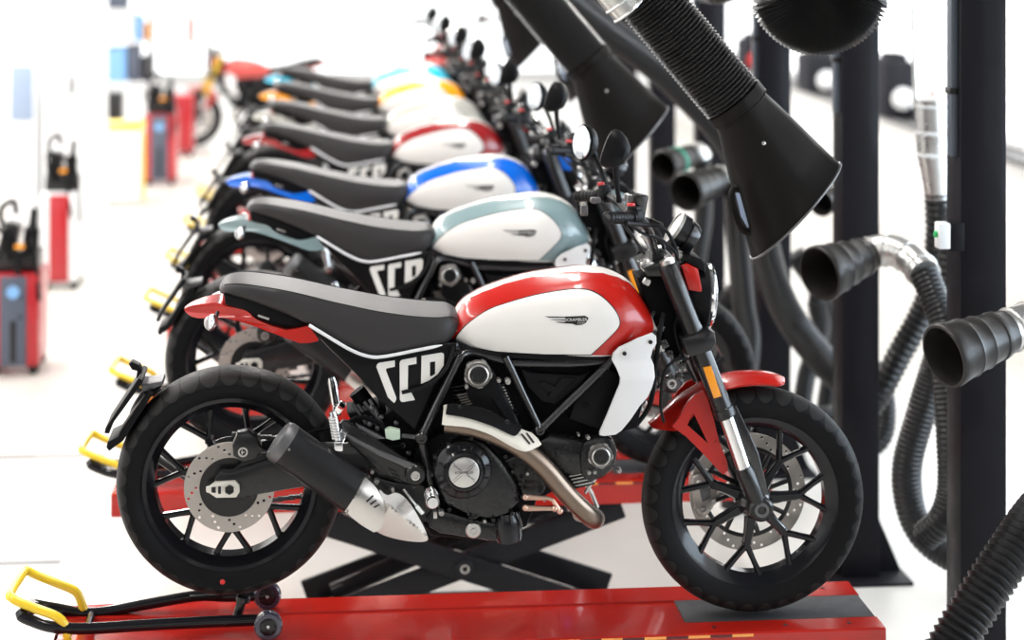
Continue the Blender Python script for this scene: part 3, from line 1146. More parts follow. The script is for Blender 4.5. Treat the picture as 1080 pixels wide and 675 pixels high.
        for k in range(n):
            m2 = (k + 1) % n
            bm.faces.new((fo[k], fo[m2], mid[m2], mid[k]))
            bm.faces.new((mid[k], mid[m2], inn[m2], inn[k]))
        tri = tessellate_polygon([[Vector((p.x, p.z, 0)) for p in out]])
        for t in tri:
            bm.faces.new([fo[v] for v in t])
            bm.faces.new([inn[v] for v in reversed(t)])
    tail = link('tail_fairing', bm, M['red'], root)
    tail.material_slots[0].link = 'OBJECT'
    tail.material_slots[0].material = M['red']
    bm = newbm()
    pprism(bm, [(236, 311), (262, 316), (302, 330), (326, 341), (322, 347), (300, 347), (272, 337), (258, 327), (238, 322)], -0.10, 0.10, 0.005)
    link('seat_base', bm, M['plastic'], root)
    bm = newbm()
    bar(bm, U(272, 332.5, -.102), U(284, 336.5, -.102), 0.006, 0.006, 0.001)
    link('seat_lock', bm, M['alu'], root)
    bm = newbm()
    pprism(bm, [(235, 312), (240, 313), (240, 322), (234, 321)], -0.06, 0.06, 0.003)
    link('tail_light', bm, M['redsw'], root)
    for sg in (-1, 1):
        c = U(223.2, 340, -0.17)
        bm = newbm()
        ellipsoid(bm, (c.x, sg * 0.17, c.z), (0.014, 0.030, 0.0225), Matrix.Rotation(0.18, 3, 'Y'))
        o = link('turn_signal', bm, M['chrome'], root)
        bm = newbm()
        ellipsoid(bm, (c.x - 0.008, sg * 0.172, c.z), (0.012, 0.024, 0.018))
        link('signal_lens', bm, M['glass'], o)
        bm = newbm()
        tube(bm, [(c.x + 0.006, sg * 0.155, c.z), (c.x + 0.012, sg * 0.10, c.z + 0.012)], 0.006, 8)
        link('signal_stalk', bm, M['plastic'], o)

    # ------------------------------------------------------------ plate carrier on the swingarm
    bm = newbm()
    tube(bm, cr([U(300, 512, .115), U(230, 520, .125), U(150, 470, .125), U(140, 440, .10), U(150, 418, .05), U(160, 408, .0)], 6), 0.010, 8)
    pprism(bm, [(147.5, 405), (158, 404.5), (171, 402), (172, 406), (160, 411), (151, 413.5)], -0.05, 0.05, 0.003)
    hug = link('plate_carrier', bm, M['grey'], root)
    bm = newbm()
    pl = [(146, 399), (150, 401), (150, 404), (118, 448), (115, 457.5), (110, 457), (111, 452)]
    pprism(bm, pl, -0.085, 0.085, 0.002)
    pprism(bm, [(135.5, 384), (139, 381.5), (147, 385.5), (149.5, 391), (148.5, 400), (143.5, 399), (144.5, 391.5), (139, 390)], -0.02, 0.02, 0.002)
    link('plate_holder', bm, M['plastic'], hug)
    bm = newbm()
    pprism(bm, [(156.5, 413), (161, 416), (152.5, 430), (130, 465), (115, 476), (112, 472), (113.5, 466), (124, 461)], -0.075, 0.075, 0.003)
    pprism(bm, [(150, 410), (172, 405), (163, 418), (154, 420)], -0.03, 0.03, 0.003)
    link('mud_flap', bm, M['plastic'], hug)

    # ------------------------------------------------------------ swingarm, rear brake
    bm = newbm()
    sa = [(226, 506), (232, 497), (246, 496.5), (286, 484.5), (340, 468), (400, 470), (438, 490), (440, 512), (424, 520), (390, 508), (340, 509), (317, 514.8), (253, 525.5), (236, 524)]
    pprism(bm, sa, -0.125, -0.095, 0.008)
    prism(bm, UX(sa, -0.125), 0.100, 0.130, 0.008)
    pprism(bm, [(385, 470), (438, 488), (438, 512), (390, 508)], -0.10, 0.10, 0.008)
    swa = link('swingarm', bm, M['satin'], root)
    bm = newbm()
    pprism(bm, [(217, 514.5), (221, 513.5), (226.5, 509), (248, 507.6), (252.5, 512), (252.8, 519), (249, 525), (228, 525.4), (221, 520.5), (217.5, 519.5)], -0.138, -0.120, 0.003)
    ab = link('axle_block', bm, M['cream'], swa)
    bm = newbm()
    c = U(242.1, 516.3, -0.139)
    lathe(bm, [(0, pm(5)), (0.006, pm(5)), (0.006, pm(3)), (0.002, pm(2.6)), (0.002, 0)], c, (0, -1, 0), 6)
    pprism(bm, [(223, 514), (227.5, 513.5), (227.5, 520), (223, 519.5)], -0.1395, -0.137)
    pprism(bm, [(230, 513), (233, 513), (233, 521), (230, 521)], -0.1395, -0.137)
    link('axle_nut', bm, M['satin'], swa)
    bm = newbm()
    pprism(bm, [(245, 470), (250, 458), (262, 455.5), (270, 461), (276, 472), (270, 484), (256, 488), (246, 481)], -0.125, -0.07, 0.006)
    tube(bm, cr([U(270, 470, -.12), U(278, 476, -.13), U(286, 474, -.13), U(292, 462, -.12)], 5), 0.004, 8)
    pprism(bm, [(240, 500), (266, 480), (286, 478), (284, 486), (262, 494), (246, 502)], -0.112, -0.095, 0.003)
    cal = link('brake_caliper', bm, M['satin'], root)
    bm = newbm()
    c = U(256.2, 476.7, -0.126)
    ring(bm, [(0, pm(5)), (-0.004, pm(5)), (-0.004, pm(3.4)), (0, pm(3.4))], c, YA, 24)
    box(bm, c + Vector((0, -0.002, 0)), (0.009, 0.004, 0.004), 0.001)
    box(bm, c + Vector((-0.002, -0.002, 0)), (0.003, 0.004, 0.014), 0.001)
    link('caliper_piston_cap', bm, M['alu'], cal)

    # ------------------------------------------------------------ silencer and exhaust
    ys = -0.205
    a, b = U(299.5, 467.5, ys), U(374.5, 520.5, ys)
    ax = (b - a)
    Ls = ax.length
    axn = ax.normalized()
    bm = newbm()
    rs = 0.057
    # oval section silencer body
    upv = Vector((-axn.z, 0, axn.x))

    def ovalsec(c, ru, rv, n=28):
        return [c + upv * ru * math.cos(2 * PI * j / n) + YA * rv * math.sin(2 * PI * j / n) for j in range(n)]
    loft(bm, [ovalsec(a + axn * t, r, r * 0.95) for t, r in ((0, 0.0535), (0.004, rs), (Ls * .5, rs), (Ls - 0.004, rs), (Ls + 0.006, rs * 0.97))])
    sil = link('silencer', bm, M['silencer'], root)
    bm = newbm()
    loft(bm, [ovalsec(a + axn * t, r, r * 0.95) for t, r in ((0.008, rs * 1.012), (-0.010, rs * 1.0), (-0.019, rs * 0.92), (-0.022, rs * 0.78), (-0.016, rs * 0.6), (-0.016, 0.001))])
    link('end_cap', bm, M['grey'], sil)
    bm = newbm()
    for px, py in ((305, 474), (366, 541)):
        bolt(bm, px, py, ys - 0.052, 1.3, 0.004)
    link_each('silencer_rivet', bm, M['alu'], sil)
    # brushed cone
    bm = newbm()
    con = cr([(385, 504.5), (396.7, 515.6), (404.4, 530), (405.8, 546), (401, 559), (394.4, 563)], 4) + cr([(394.4, 563), (380, 554), (363.5, 539.5)], 3)[1:]
    cen = UX(con, ys - 0.05)
    top = UX([(385, 504.5)], ys)[0]
    btm = UX([(363.5, 539.5)], ys)[0]
    cc0 = Vector(((top[0] + btm[0]) / 2, ys, (top[1] + btm[1]) / 2))

    def conefn(x, z):
        p = Vector((x, ys, z)) - cc0
        t = p.dot(axn)
        h = p.dot(upv)
        rr = rs * (1 - 0.15 * max(0, t) / 0.06)
        hh = min(1.0, abs(h) / (rs * 1.25))
        return -ys + rr * 0.95 * math.sqrt(max(0.02, 1 - hh * hh))
    patch(bm, UX(con, ys - 0.045), conefn, 0.008, 0.05)
    cone = link('silencer_cone', bm, M['brushed'], sil, smooth=0.8)
    bm = newbm()
    for k in range(3):
        q = [(386 + k * 3.9, 528.5 + k * 3.4 - k * .3), (387.2 + k * 3.9, 529.8 + k * 3.1), (394.2 + k * 3.4, 523.4 + k * 4.6), (393.0 + k * 3.4, 522 + k * 4.9)]
        qq = on_surf(q, lambda x, z: conefn(x, z) + 0.001, -0.25)
        patch(bm, qq, lambda x, z: conefn(x, z) + 0.0012, 0.01, 0.003)
    link_each('cone_slot', bm, M['black'], sil)
    # collector box under the engine
    bm = newbm()
    yk = -0.20
    col = cr([(396, 517), (408, 522), (420, 521), (434, 534), (450, 562), (448, 571), (430, 573.5), (408, 571), (394, 564), (384, 553)], 4, True)

    def colfn(x, z):
        p0 = U(402, 526, yk)
        p1 = U(449, 564, yk)
        d = (p1 - p0)
        d.y = 0
        d.normalize()
        nrm = Vector((-d.z, 0, d.x))
        h = (Vector((x, 0, z)) - Vector((p0.x, 0, p0.z))).dot(nrm)
        return -yk + 0.012 - (0.55 * max(0, h) + 0.75 * max(0, -h))
    patch(bm, UX(col, yk), colfn, 0.008, 0.12)
    link('exhaust_collector', bm, M['brushed'], root, smooth=0.35)
    # header pipe
    bm = newbm()
    hp = cr([U(470, 446, -.17), U(505, 452, -.185), U(535, 464, -.19), U(556, 477, -.19), U(575, 494, -.185), U(597, 520, -.175), U(615, 538, -.165), U(624, 546, -.145), U(627.5, 547.5, -.115), U(627, 546, -.07), U(622, 543, -.02), U(612, 540, .03)], 6)
    tube(bm, hp, 0.0265, 20)
    link('exhaust_pipe', bm, M['pipe'], root)
    # cream heat shield with black inlay
    bm = newbm()
    shl = cr([(468, 433), (470, 428), (490, 430), (515, 437), (540, 449), (556, 456)], 4) + cr([(561, 457.5), (567, 463), (571.5, 469.2)], 3) + cr([(569, 471), (556, 475.2), (547, 473.8), (536, 468.4), (516, 457.2), (496, 450.6), (480, 448.6), (466, 447.4)], 4)

    hpd = hp[:30]

    def hsfn(x, z):
        # rolled over the pipe
        best = 9
        for (x0, _, z0), (x1, _, z1) in zip(hpd, hpd[1:]):
            ux, uz = x1 - x0, z1 - z0
            t = max(0, min(1, ((x - x0) * ux + (z - z0) * uz) / max(1e-9, ux * ux + uz * uz)))
            best = min(best, (x - x0 - ux * t) ** 2 + (z - z0 - uz * t) ** 2)
        d = math.sqrt(best)
        return 0.208 + 0.014 - 0.45 * min(0.04, max(0, d - 0.004))
    patch(bm, UX(shl, -0.212), hsfn, 0.008, 0.006)
    hs = link('heat_shield', bm, M['shield'], root, smooth=0.8)
    bm = newbm()
    inl = cr([(472, 428), (484, 427.3), (512, 432.5), (533, 443.5), (549, 449.5), (551.5, 452)], 4) + cr([(549, 455.5), (545, 459), (540, 459.3), (521, 450.5), (495, 441.8), (470.3, 437.6)], 4)
    patch(bm, UX(inl, -0.22), lambda x, z: hsfn(x, z) + 0.005, 0.008, 0.006)
    link('shield_inlay', bm, M['plastic'], hs, smooth=0.8)
    bm = newbm()
    for k in range(2):
        q = [(549.5 + 5.5 * k, 458.6 - 0.6 * k), (551.3 + 5.5 * k, 458 - .4 * k), (559.8 + 4.5 * k, 468 - 0.8 * k), (558.2 + 4.5 * k, 469 - .8 * k)]
        patch(bm, UX(q, -0.218), lambda x, z: hsfn(x, z) + 0.0025, 0.01, 0.003)
    bolt(bm, 535, 445, -.228, 2.2, .004)
    bolt(bm, 485, 429, -.225, 1.8, .004)
    link_each('shield_slot', bm, M['black'], hs)

    # ------------------------------------------------------------ foot controls
    bm = newbm()
    pegb = [(358, 447), (361.5, 443.5), (367, 444.5), (376, 451), (400, 466), (437, 491), (446, 497), (444.5, 508), (437, 512), (424, 508), (404, 500), (385, 484), (370, 470), (360, 456)]
    pprism(bm, pegb, -0.165, -0.145, 0.005)
    pb = link('peg_bracket', bm, M['satin'], root)
    bm = newbm()
    pprism(bm, [(364, 458.5), (368, 459), (400, 475), (438, 490), (434, 496), (400, 481), (372, 466)], -0.172, -0.160, 0.003)
    link('bracket_rib', bm, M['grey'], pb)
    bm = newbm()
    pprism(bm, [(375, 447), (398, 458), (406, 463), (396, 463.5), (382, 459)], -0.155, -0.14, 0.002)
    link('heel_guard', bm, M['grey'], pb)
    bm = newbm()
    for k in range(3):
        pprism(bm, [(410 + 2.5 * k, 494 + 5 * k), (418 + 2.5 * k, 497 + 5 * k), (419 + 2.5 * k, 499 + 5 * k), (411 + 2.5 * k, 496.5 + 5 * k)], -0.168, -0.16)
    link('bracket_cutout', bm, M['black'], pb)
    bm = newbm()
    c = U(438, 500.8, -0.165)
    lathe(bm, [(-0.03, pm(10.5)), (0.006, pm(10.5)), (0.01, pm(9)), (0.01, pm(6)), (0.005, pm(5.6)), (0.005, 0)], c, (0, -1, 0), 30)
    link('pivot_boss', bm, M['satin'], pb)
    bm = newbm()
    lathe(bm, [(0, pm(5)), (0.012, pm(4.8)), (0.013, pm(3)), (0.009, pm(2.6)), (0.009, 0)], c, (0, -1, 0), 20)
    bolt(bm, 392.5, 497, -.16, 2.2)
    bolt(bm, 397, 507.5, -.16, 3.0)
    bolt(bm, 414, 515, -.16, 2.2)
    link_each('pivot_bolt', bm, M['alu'], pb)
    # passenger peg, folded up
    for sg in (-1, 1):
        bm = newbm()
        pts = [(350.5, 434), (352, 440), (354.5, 455), (356, 464)]
        P = [U(x, y, -0.205) for x, y in pts]
        P = [Vector((p.x, sg * 0.205, p.z)) for p in P]
        tube(bm, P, [0.009, 0.0115, 0.0115, 0.012], 12)
        for k in range(8):
            q = P[1].lerp(P[3], k / 8)
            box(bm, q + Vector((-0.004, sg * 0.008, 0)), (0.02, 0.008, 0.006), 0.001)
        q = U(357, 470, -0.205)
        box(bm, (q.x, sg * 0.20, q.z), (0.024, 0.03, 0.028), 0.004)
        q2 = U(363, 455, -0.16)
        bar(bm, (q.x, sg * 0.19, q.z), (q2.x, sg * 0.155, q2.z), 0.02, 0.02, 0.003)
        link('passenger_peg', bm, M['chrome'], root)
    # rider peg seen end on
    bm = newbm()
    c = U(456.5, 530.8, -0.31)
    lathe(bm, [(0, 0.001), (0, pm(5.6, -.3)), (0.006, pm(6.4, -.3)), (0.10, pm(6.4, -.3)), (0.11, pm(4, -.3)), (0.14, pm(4, -.3))], c, (0, 1, 0), 20)
    for k in range(7):
        torus(bm, c + Vector((0, 0.012 + k * 0.013, 0)), YA, pm(6.3, -.3), 0.0025, 20, 6)
    link('rider_peg', bm, M['chrome'], root)
    bm = newbm()
    bolt(bm, 465.5, 540.5, -0.18, 3.2)
    tube(bm, [U(425.5, 516, -.17), U(443, 538, -.17)], 0.0035, 8)
    tube(bm, [U(439, 533, -.17), U(446, 541.5, -.17)], 0.007, 8)
    box(bm, U(459, 543, -0.175), (0.010, 0.01, 0.018), 0.002)
    link_each('brake_rod', bm, M['alu'], root)
    bm = newbm()
    y = -0.20
    tube(bm, [U(553, 524.2, y), U(558, 524.5, y), U(578, 525.5, y), U(583, 527.5, y), U(590, 538, y)], [0.008, 0.008, 0.0055, 0.0055, 0.006], 10)
    tube(bm, [U(553, 535.5, y), U(558, 536, y), U(585, 536.5, y)], [0.008, 0.008, 0.0055], 10)
    for p in ((554, 524.2), (554, 535.6), (585, 536.5), (590.5, 539)):
        ellipsoid(bm, U(p[0], p[1], y), (0.009, 0.010, 0.009))
    link('brake_pedal', bm, M['copper'], root)
    bm = newbm()
    pprism(bm, [(392, 502), (414, 508), (446, 512), (456, 528), (466, 545), (458, 556), (444, 548), (428, 530), (404, 516)], -0.14, -0.10, 0.006)
    link('footrest_plate', bm, M['satin'], root)
    # master cylinder, hoses and shock clutter
    bm = newbm()
    pprism(bm, [(406, 454), (412, 452), (422, 454.5), (422, 463.5), (414, 465), (407, 462.5)], -0.15, -0.12, 0.003)
    link('fluid_pot', bm, M['greencap'], root)
    bm = newbm()
    for k in range(4):
        a0 = U(371 + 6 * k, 425 + 1.5 * k, -.06)
        tube(bm, [a0, a0 + Vector((0.04, -0.01, -0.055))], 0.0055, 8)
    tube(bm, [U(384, 424, -.09), U(404, 448, -.1)], 0.005, 8)
    tube(bm, [U(390, 421, -.09), U(398, 438, -.1)], 0.006, 8)
    tube(bm, [U(424, 459.5, -.13), U(440, 461, -.13)], 0.006, 8)
    for px, py in ((392, 430), (402, 440), (398, 452), (418, 446), (425, 470), (431, 478), (390, 448)):
        ellipsoid(bm, U(px, py, -.10), (0.008, 0.008, 0.008), None, 10, 8)
    link_each('shock_spring', bm, M['grey'], root)
    bm = newbm()
    tube(bm, cr([U(366, 446, -.12), U(380, 440, -.12), U(400, 446, -.12), U(408, 456, -.13)], 5), 0.006, 8)
    tube(bm, cr([U(300, 470, -.11), U(330, 455, -.11), U(370, 452, -.11), U(400, 470, -.12), U(426, 470, -.12)], 5), 0.005, 8)
    tube(bm, [U(376, 412, -.03), U(430, 486, -.03)], 0.024, 12)
    pprism(bm, [(366, 436), (400, 430), (440, 455), (436, 490), (410, 484), (380, 462)], -0.07, 0.07, 0.008)
    link('shock_absorber', bm, M['engdark'], root)

    # ------------------------------------------------------------ front fork
    tipA = U(704.5, 281.5, -0.102)
    for sg in (-1, 1):
        def K(px, py, yy=0.102):
            p = U(px, py, -yy)
            return Vector((p.x, sg * yy, p.z))
        bm = newbm()
        p0, p1 = K(705, 282), K(766, 440)
        d = (p1 - p0)
        L = d.length
        lathe(bm, [(-0.012, 0.012), (-0.012, 0.022), (0, 0.027), (L * .18, 0.028), (L * .6, 0.0275), (L - 0.03, 0.027), (L - 0.028, 0.030), (L - 0.004, 0.030), (L, 0.026), (L, 0)], p0, d, 28)
        leg = link('fork_tube', bm, M['satin'], root)
        bm = newbm()
        p2 = K(785.5, 497)
        d2 = p2 - p1
        lathe(bm, [(-0.02, 0.0205), (d2.length, 0.0205)], p1, d2, 24)
        link('fork_slider', bm, M['chrome'], leg)
        bm = newbm()
        axl = Vector((FCEN.x, sg * 0.10, FCEN.z))
        p3 = p2 + (axl - p2) * 0.95
        secs = []
        lathe(bm, [(-0.012, 0.024), (0.01, 0.027), (0.05, 0.026), ((p3 - p2).length + 0.02, 0.024)], p2, p3 - p2, 20)
        lathe(bm, [(-0.022, 0.034), (0.016, 0.034), (0.022, 0.028), (0.022, 0.018), (0.016, 0.016), (0.016, 0)], axl, (0, sg, 0), 28)
        link('fork_foot', bm, M['satin'], leg)
        bm = newbm()
        c = axl + Vector((0, sg * 0.017, 0))
        ring(bm, [(0, 0.020), (0.008 * sg, 0.020), (0.008 * sg, 0.012), (0, 0.012)], c, YA, 24)
        link('axle_ring', bm, M['grey'], leg)
        bm = newbm()
        y0 = -0.137 if sg < 0 else 0.137
        xz = UX([(741.8, 388), (750.2, 386), (761, 418), (753, 420.5)], -0.137)
        prism(bm, xz, y0, y0 + 0.012 * (-sg), 0.002)
        o = link('amber_reflector', bm, M['amber'], leg)
        o['label'] = 'orange rectangular side reflector'
        # guard blade in front of the slider
        bm = newbm()
        gb = [(773, 431), (776.5, 427), (790, 455), (800, 478), (807, 505), (811, 522), (800, 524), (792, 505), (783, 470), (776, 452)]
        q = UX(gb, -0.105)
        prism(bm, q, sg * 0.105, sg * 0.085, 0.003)
        link('fork_guard', bm, M['frame'], leg)
    bm = newbm()
    pprism(bm, [(719, 358), (748, 347), (754.5, 351), (756, 362), (752, 370), (730, 377), (724, 374)], -0.140, 0.140, 0.010)
    link('lower_triple_clamp', bm, M['satin'], root)
    bm = newbm()
    pprism(bm, [(678, 283), (694, 276), (710, 272.5), (716, 276), (718, 283), (700, 292), (684, 292)], -0.098, 0.098, 0.006)
    tc = link('upper_triple_clamp', bm, M['satin'], root)
    bm = newbm()
    for sg in (-1, 1):
        c = U(704, 276.5, -0.102)
        lathe(bm, [(-0.004, 0.022), (0.008, 0.021), (0.010, 0.012), (0.010, 0)], (c.x, sg * 0.102, c.z), (-0.36, 0, 0.93), 20)
    link_each('fork_cap', bm, M['alu'], tc)
    bm = newbm()
    pprism(bm, [(672, 292), (700, 290), (730, 352), (716, 378), (700, 372), (690, 345)], -0.055, 0.055, 0.01)
    link('steering_head', bm, M['engdark'], root)
    bm = newbm()
    for i, (px, py, s) in enumerate(((692, 352, 1), (697, 345, .8), (700, 362, 1.1), (706, 372, .9), (712, 380, .8), (707, 398, .9), (720, 384, .8), (716, 396, .8), (690, 404, .7))):
        box(bm, U(px, py, -0.07), (0.024 * s, 0.03, 0.02 * s), 0.004, Matrix.Rotation(0.5 * i, 3, 'Y'))
    link_each('wiring_block', bm, M['frame'], root)
    bm = newbm()
    c = U(707.5, 403.5, -0.085)
    ring(bm, [(0, pm(5)), (-0.02, pm(5)), (-0.02, pm(3)), (0, pm(3))], c, YA, 20)
    box(bm, U(694, 369, -.08), (0.012, 0.02, 0.030), 0.003, Matrix.Rotation(0.3, 3, 'Y'))
    box(bm, U(699, 366, -.07), (0.012, 0.02, 0.022), 0.003, Matrix.Rotation(0.3, 3, 'Y'))
    for px, py in ((724, 375), (716, 381), (722, 389), (680, 425), (676, 432)):
        ellipsoid(bm, U(px, py, -.06), (0.008, 0.008, 0.008), None, 10, 8)
    link('horn', bm, M['alu'], root)
    bm = newbm()
    tube(bm, cr([U(725, 378, -.11), U(712, 380, -.12), U(702, 390, -.12), U(698, 405, -.12), U(697, 430, -.11), U(700, 445, -.1)], 6), 0.0045, 8)
    tube(bm, cr([U(700, 330, -.08), U(696, 350, -.09), U(692, 380, -.09), U(686, 425, -.09), U(670, 450, -.09)], 6), 0.007, 8)
    tube(bm, cr([U(716, 330, -.06), U(712, 350, -.08), U(722, 380, -.08), U(733, 402, -.07)], 6), 0.005, 8)
    link_each('brake_line', bm, M['cable'], root)

    # ------------------------------------------------------------ front fender
    bm = newbm()
    crown = cr([(827, 397.5), (818, 394.2), (804, 391.6), (786, 391.6), (769, 393.6), (752, 398), (738, 404.2), (726, 410.8), (715, 418.4), (702, 430), (692, 439.6), (683.6, 446.2)], 3)
    secs = []
    nC = len(crown)

    def pw(t):
        tab = [(0, 0.012), (.15, 0.020), (.42, 0.022), (.60, 0.030), (.72, 0.046), (.86, 0.048), (1.0, 0.010)]
        for (a0, v0), (a1, v1) in zip(tab, tab[1:]):
            if t <= a1:
                return v0 + (v1 - v0) * (t - a0) / (a1 - a0)
        return tab[-1][1]
    for i, (px, py) in enumerate(crown):
        p = U(px, py, 0)
        rad = Vector((p.x - FCEN.x, 0, p.z - FCEN.z)).normalized()
        t = i / (nC - 1)
        hw = 0.068 * min(1.0, 0.35 + 6 * t, 0.5 + 4 * (1 - t))
        drop = pw(t)
        loop = []
        m = 9
        for j in range(m):
            u = -1 + 2 * j / (m - 1)
            loop.append(Vector((p.x, hw * u, p.z)) - rad * drop * abs(u) ** 2.4)
        for j in reversed(range(m)):
            u = -1 + 2 * j / (m - 1)
            loop.append(Vector((p.x, hw * u * 0.94, p.z)) - rad * (drop * abs(u) ** 2.4 + 0.006))
        secs.append(loop)
    loft(bm, secs)
    fender = link('front_fender', bm, M['red'], root, smooth=0.8)
    fender.material_slots[0].link = 'OBJECT'
    fender.material_slots[0].material = M['red']
    br = [(717, 440), (724, 426), (733, 416), (742, 412), (748, 425), (753, 443), (758.5, 465), (767, 487), (767.8, 496), (762.5, 500.8), (756, 494), (739, 476), (723, 460), (709, 450)]
    hole = [(731, 435), (725, 448.4), (747, 468), (738, 449)]
    for sg in (-1, 1):
        bm = newbm()
        plate(bm, UX(br, -0.078), [UX(hole, -0.078)], sg * 0.078, sg * 0.068)
        for px, py in ((756, 467.5), (764, 491)):
            c = U(px, py, -.079)
            lathe(bm, [(0, pm(2.6)), (0.004, pm(2.6)), (0.004, 0)], (c.x, sg * 0.078, c.z), (0, sg, 0), 12)
        o = link('fender_bracket', bm, M['red'], fender)
        o.material_slots[0].link = 'OBJECT'
        o.material_slots[0].material = M['red']

    # front caliper on the far fork leg
    bm = newbm()
    pprism(bm, cr([(730, 508), (738, 500), (750, 500), (756, 512), (754, 532), (744, 545), (734, 540)], 3, True), 0.05, 0.11, 0.006)
    bar(bm, U(750, 530, .085), U(782, 500, .10), 0.02, 0.02, 0.004)
    fc = link('front_caliper', bm, M['steel'], root)
    for px, py in ((737, 509), (752, 528), (742, 537)):
        bm = newbm()
        bolt(bm, px, py, 0.05, 3.0, 0.008)
        link('caliper_bolt', bm, M['alu'], fc)
    bm = newbm()
    pprism(bm, [(738, 516), (750, 512), (750, 526), (741, 530)], 0.045, 0.055, 0.003)
    link('caliper_window', bm, M['grey'], fc)

    # ------------------------------------------------------------ headlight, dial
    hc = U(738, 312, 0)
    hax = Vector((1, 0, -0.06)).normalized()
    bm = newbm()
    R = 0.094
    lathe(bm, [(-0.085, 0.02), (-0.08, 0.05), (-0.06, 0.075), (-0.03, 0.089), (0.0, R), (0.012, R), (0.016, R * 0.95), (0.010, R * .9), (0.010, 0)], hc, hax, 40)
    hl = link('headlight', bm, M['plastic'], root)
    bm = newbm()
    lathe(bm, [(0.012, R * 0.97), (0.026, R * 0.95), (0.036, R * 0.82), (0.042, R * 0.5), (0.043, 0)], hc, hax, 40)
    link('headlight_lens', bm, M['glass'], hl)
    bm = newbm()
    torus(bm, hc + hax * 0.022, hax, R * 0.90, 0.009, 44, 10)
    torus(bm, hc + hax * 0.018, hax, R * 0.50, 0.010, 36, 8)
    for t in (PI / 4, 3 * PI / 4, 5 * PI / 4, 7 * PI / 4):
        o = hc + hax * 0.02
        v1 = Vector((0, math.cos(t), math.sin(t)))
        bar(bm, o + v1 * R * 0.15, o + v1 * R * 0.85, 0.012, 0.012, 0.002, hax)
    link('headlight_reflector', bm, M['chrome'], hl)
    bm = newbm()
    rc = [(718.6, 280.8), (724.5, 277.8), (736.4, 283.7), (741, 308.5), (726, 306)]
    xz = UX(rc, -0.085)
    prism(bm, xz, -0.088, -0.070, 0.004)
    prism(bm, xz, 0.070, 0.088, 0.004)
    for o in link_each('headlight_cover', bm, M['red'], hl):
        o.material_slots[0].link = 'OBJECT'
        o.material_slots[0].material = M['red']
    bm = newbm()
    pprism(bm, [(720, 275), (730, 270), (741, 274), (745, 280), (744, 288), (737, 284), (725, 278)], -0.08, 0.08, 0.006)
    pprism(bm, [(714, 280), (722, 276), (740, 310), (743, 340), (730, 345), (724, 320)], -0.065, 0.065, 0.006)
    link('headlight_bracket', bm, M['plastic'], hl)
    dc = U(714, 242, 0.0)
    dax = (U(700, 233, 0) - U(714, 242, 0)).normalized()
    bm = newbm()
    lathe(bm, [(-0.062, 0.012), (-0.06, 0.034), (-0.045, 0.044), (-0.03, 0.046), (-0.028, 0.040), (-0.022, 0.040), (-0.020, 0.050), (0.006, 0.050), (0.008, 0.046), (0.008, 0)], dc, dax, 32)
    dial = link('instrument_dial', bm, M['satin'], root)
    bm = newbm()
    ring(bm, [(0.002, 0.0515), (0.012, 0.0515), (0.013, 0.045), (0.006, 0.044)], dc, dax, 36)
    lathe(bm, [(0.008, 0.045), (0.0095, 0.044), (0.0095, 0)], dc, dax, 36)
    link('dial_rim', bm, M['alu'], dial)
    bm = newbm()
    bar(bm, dc - dax * 0.05, U(720, 274, 0), 0.03, 0.02, 0.004)
    link('dial_bracket', bm, M['plastic'], dial)

    # ------------------------------------------------------------ handlebar
    G = lambda px, py, y: U(px, py, y)
    nA = G(640, 229.5, -0.385)
    nB = G(672, 229.5, -0.27)
    fA = G(608, 207, 0.345)
    fB = G(640, 206, 0.25)
    cN = G(690, 264, -0.06)
    cF = G(686, 258, 0.06)
    bm = newbm()
    tube(bm, cr([nA, nB, G(684, 243, -.18), G(690, 262, -.09), cN, cF, G(678, 245, .09), G(660, 222, .16), fB, fA], 6), 0.0115, 12)
    for sg in (-1, 1):
        box(bm, G(693, 272, sg * .05), (0.035, 0.035, 0.05), 0.005)
    hb = link('handlebar', bm, M['satin'], root)

    def control(A, B, out, near):
        d = (B - A)
        L = d.length
        bm = newbm()
        prof = [(0, 0.001), (0, 0.014), (0.004, 0.0165), (0.016, 0.0165), (0.018, 0.0155)]
        k = 0.02
        while k < L * 0.72:
            prof += [(k, 0.0168), (k + 0.006, 0.0168), (k + 0.008, 0.0158), (k + 0.012, 0.0158)]
            k += 0.014
        prof += [(L * .74, 0.0168), (L * .75, 0.021), (L * .78, 0.021), (L * .79, 0.012)]
        lathe(bm, prof, A, d, 18)
        g = link('grip', bm, M['cable'], hb)
        bm = newbm()
        c = A + d * 0.92
        q = d.to_track_quat('X', 'Z').to_matrix()
        box(bm, c, (L * 0.26, 0.042, 0.044), 0.008, q)
        box(bm, c + Vector((0, 0, 0.024)), (L * 0.2, 0.03, 0.014), 0.004, q)
        link('switch_housing', bm, M['plastic'], hb)
        bm = newbm()
        box(bm, c + Vector((-0.01, 0, 0.034)), (0.014, 0.02, 0.010), 0.003, q)
        link('kill_switch', bm, M['redsw'], hb)
        # lever
        bm = newbm()
        l0 = c + Vector((0.045, 0, -0.008))
        tube(bm, cr([l0, l0 + Vector((0.02, out * 0.04, -0.008)), A + d * .45 + Vector((0.07, 0, -0.02)), A + Vector((0.05, 0, -0.015))], 5), [0.007] * 5 + [0.0055] * 10 + [0.008], 8)
        link('lever', bm, M['plastic'] if near else M['grey'], hb)
    control(nA, nB, -1, True)
    control(fA, fB, 1, False)
    # brake fluid pot
    bm = newbm()
    c = G(671, 219, -0.25)
    lathe(bm, [(-0.03, 0.02), (-0.026, 0.026), (0.022, 0.029), (0.026, 0.030), (0.034, 0.030), (0.036, 0.026), (0.036, 0)], c, (0.1, 0.0, 1), 22)
    link('brake_fluid_pot', bm, M['frame'], hb)
    bm = newbm()
    box(bm, G(616, 222, .2), (0.02, 0.02, 0.03), 0.003)
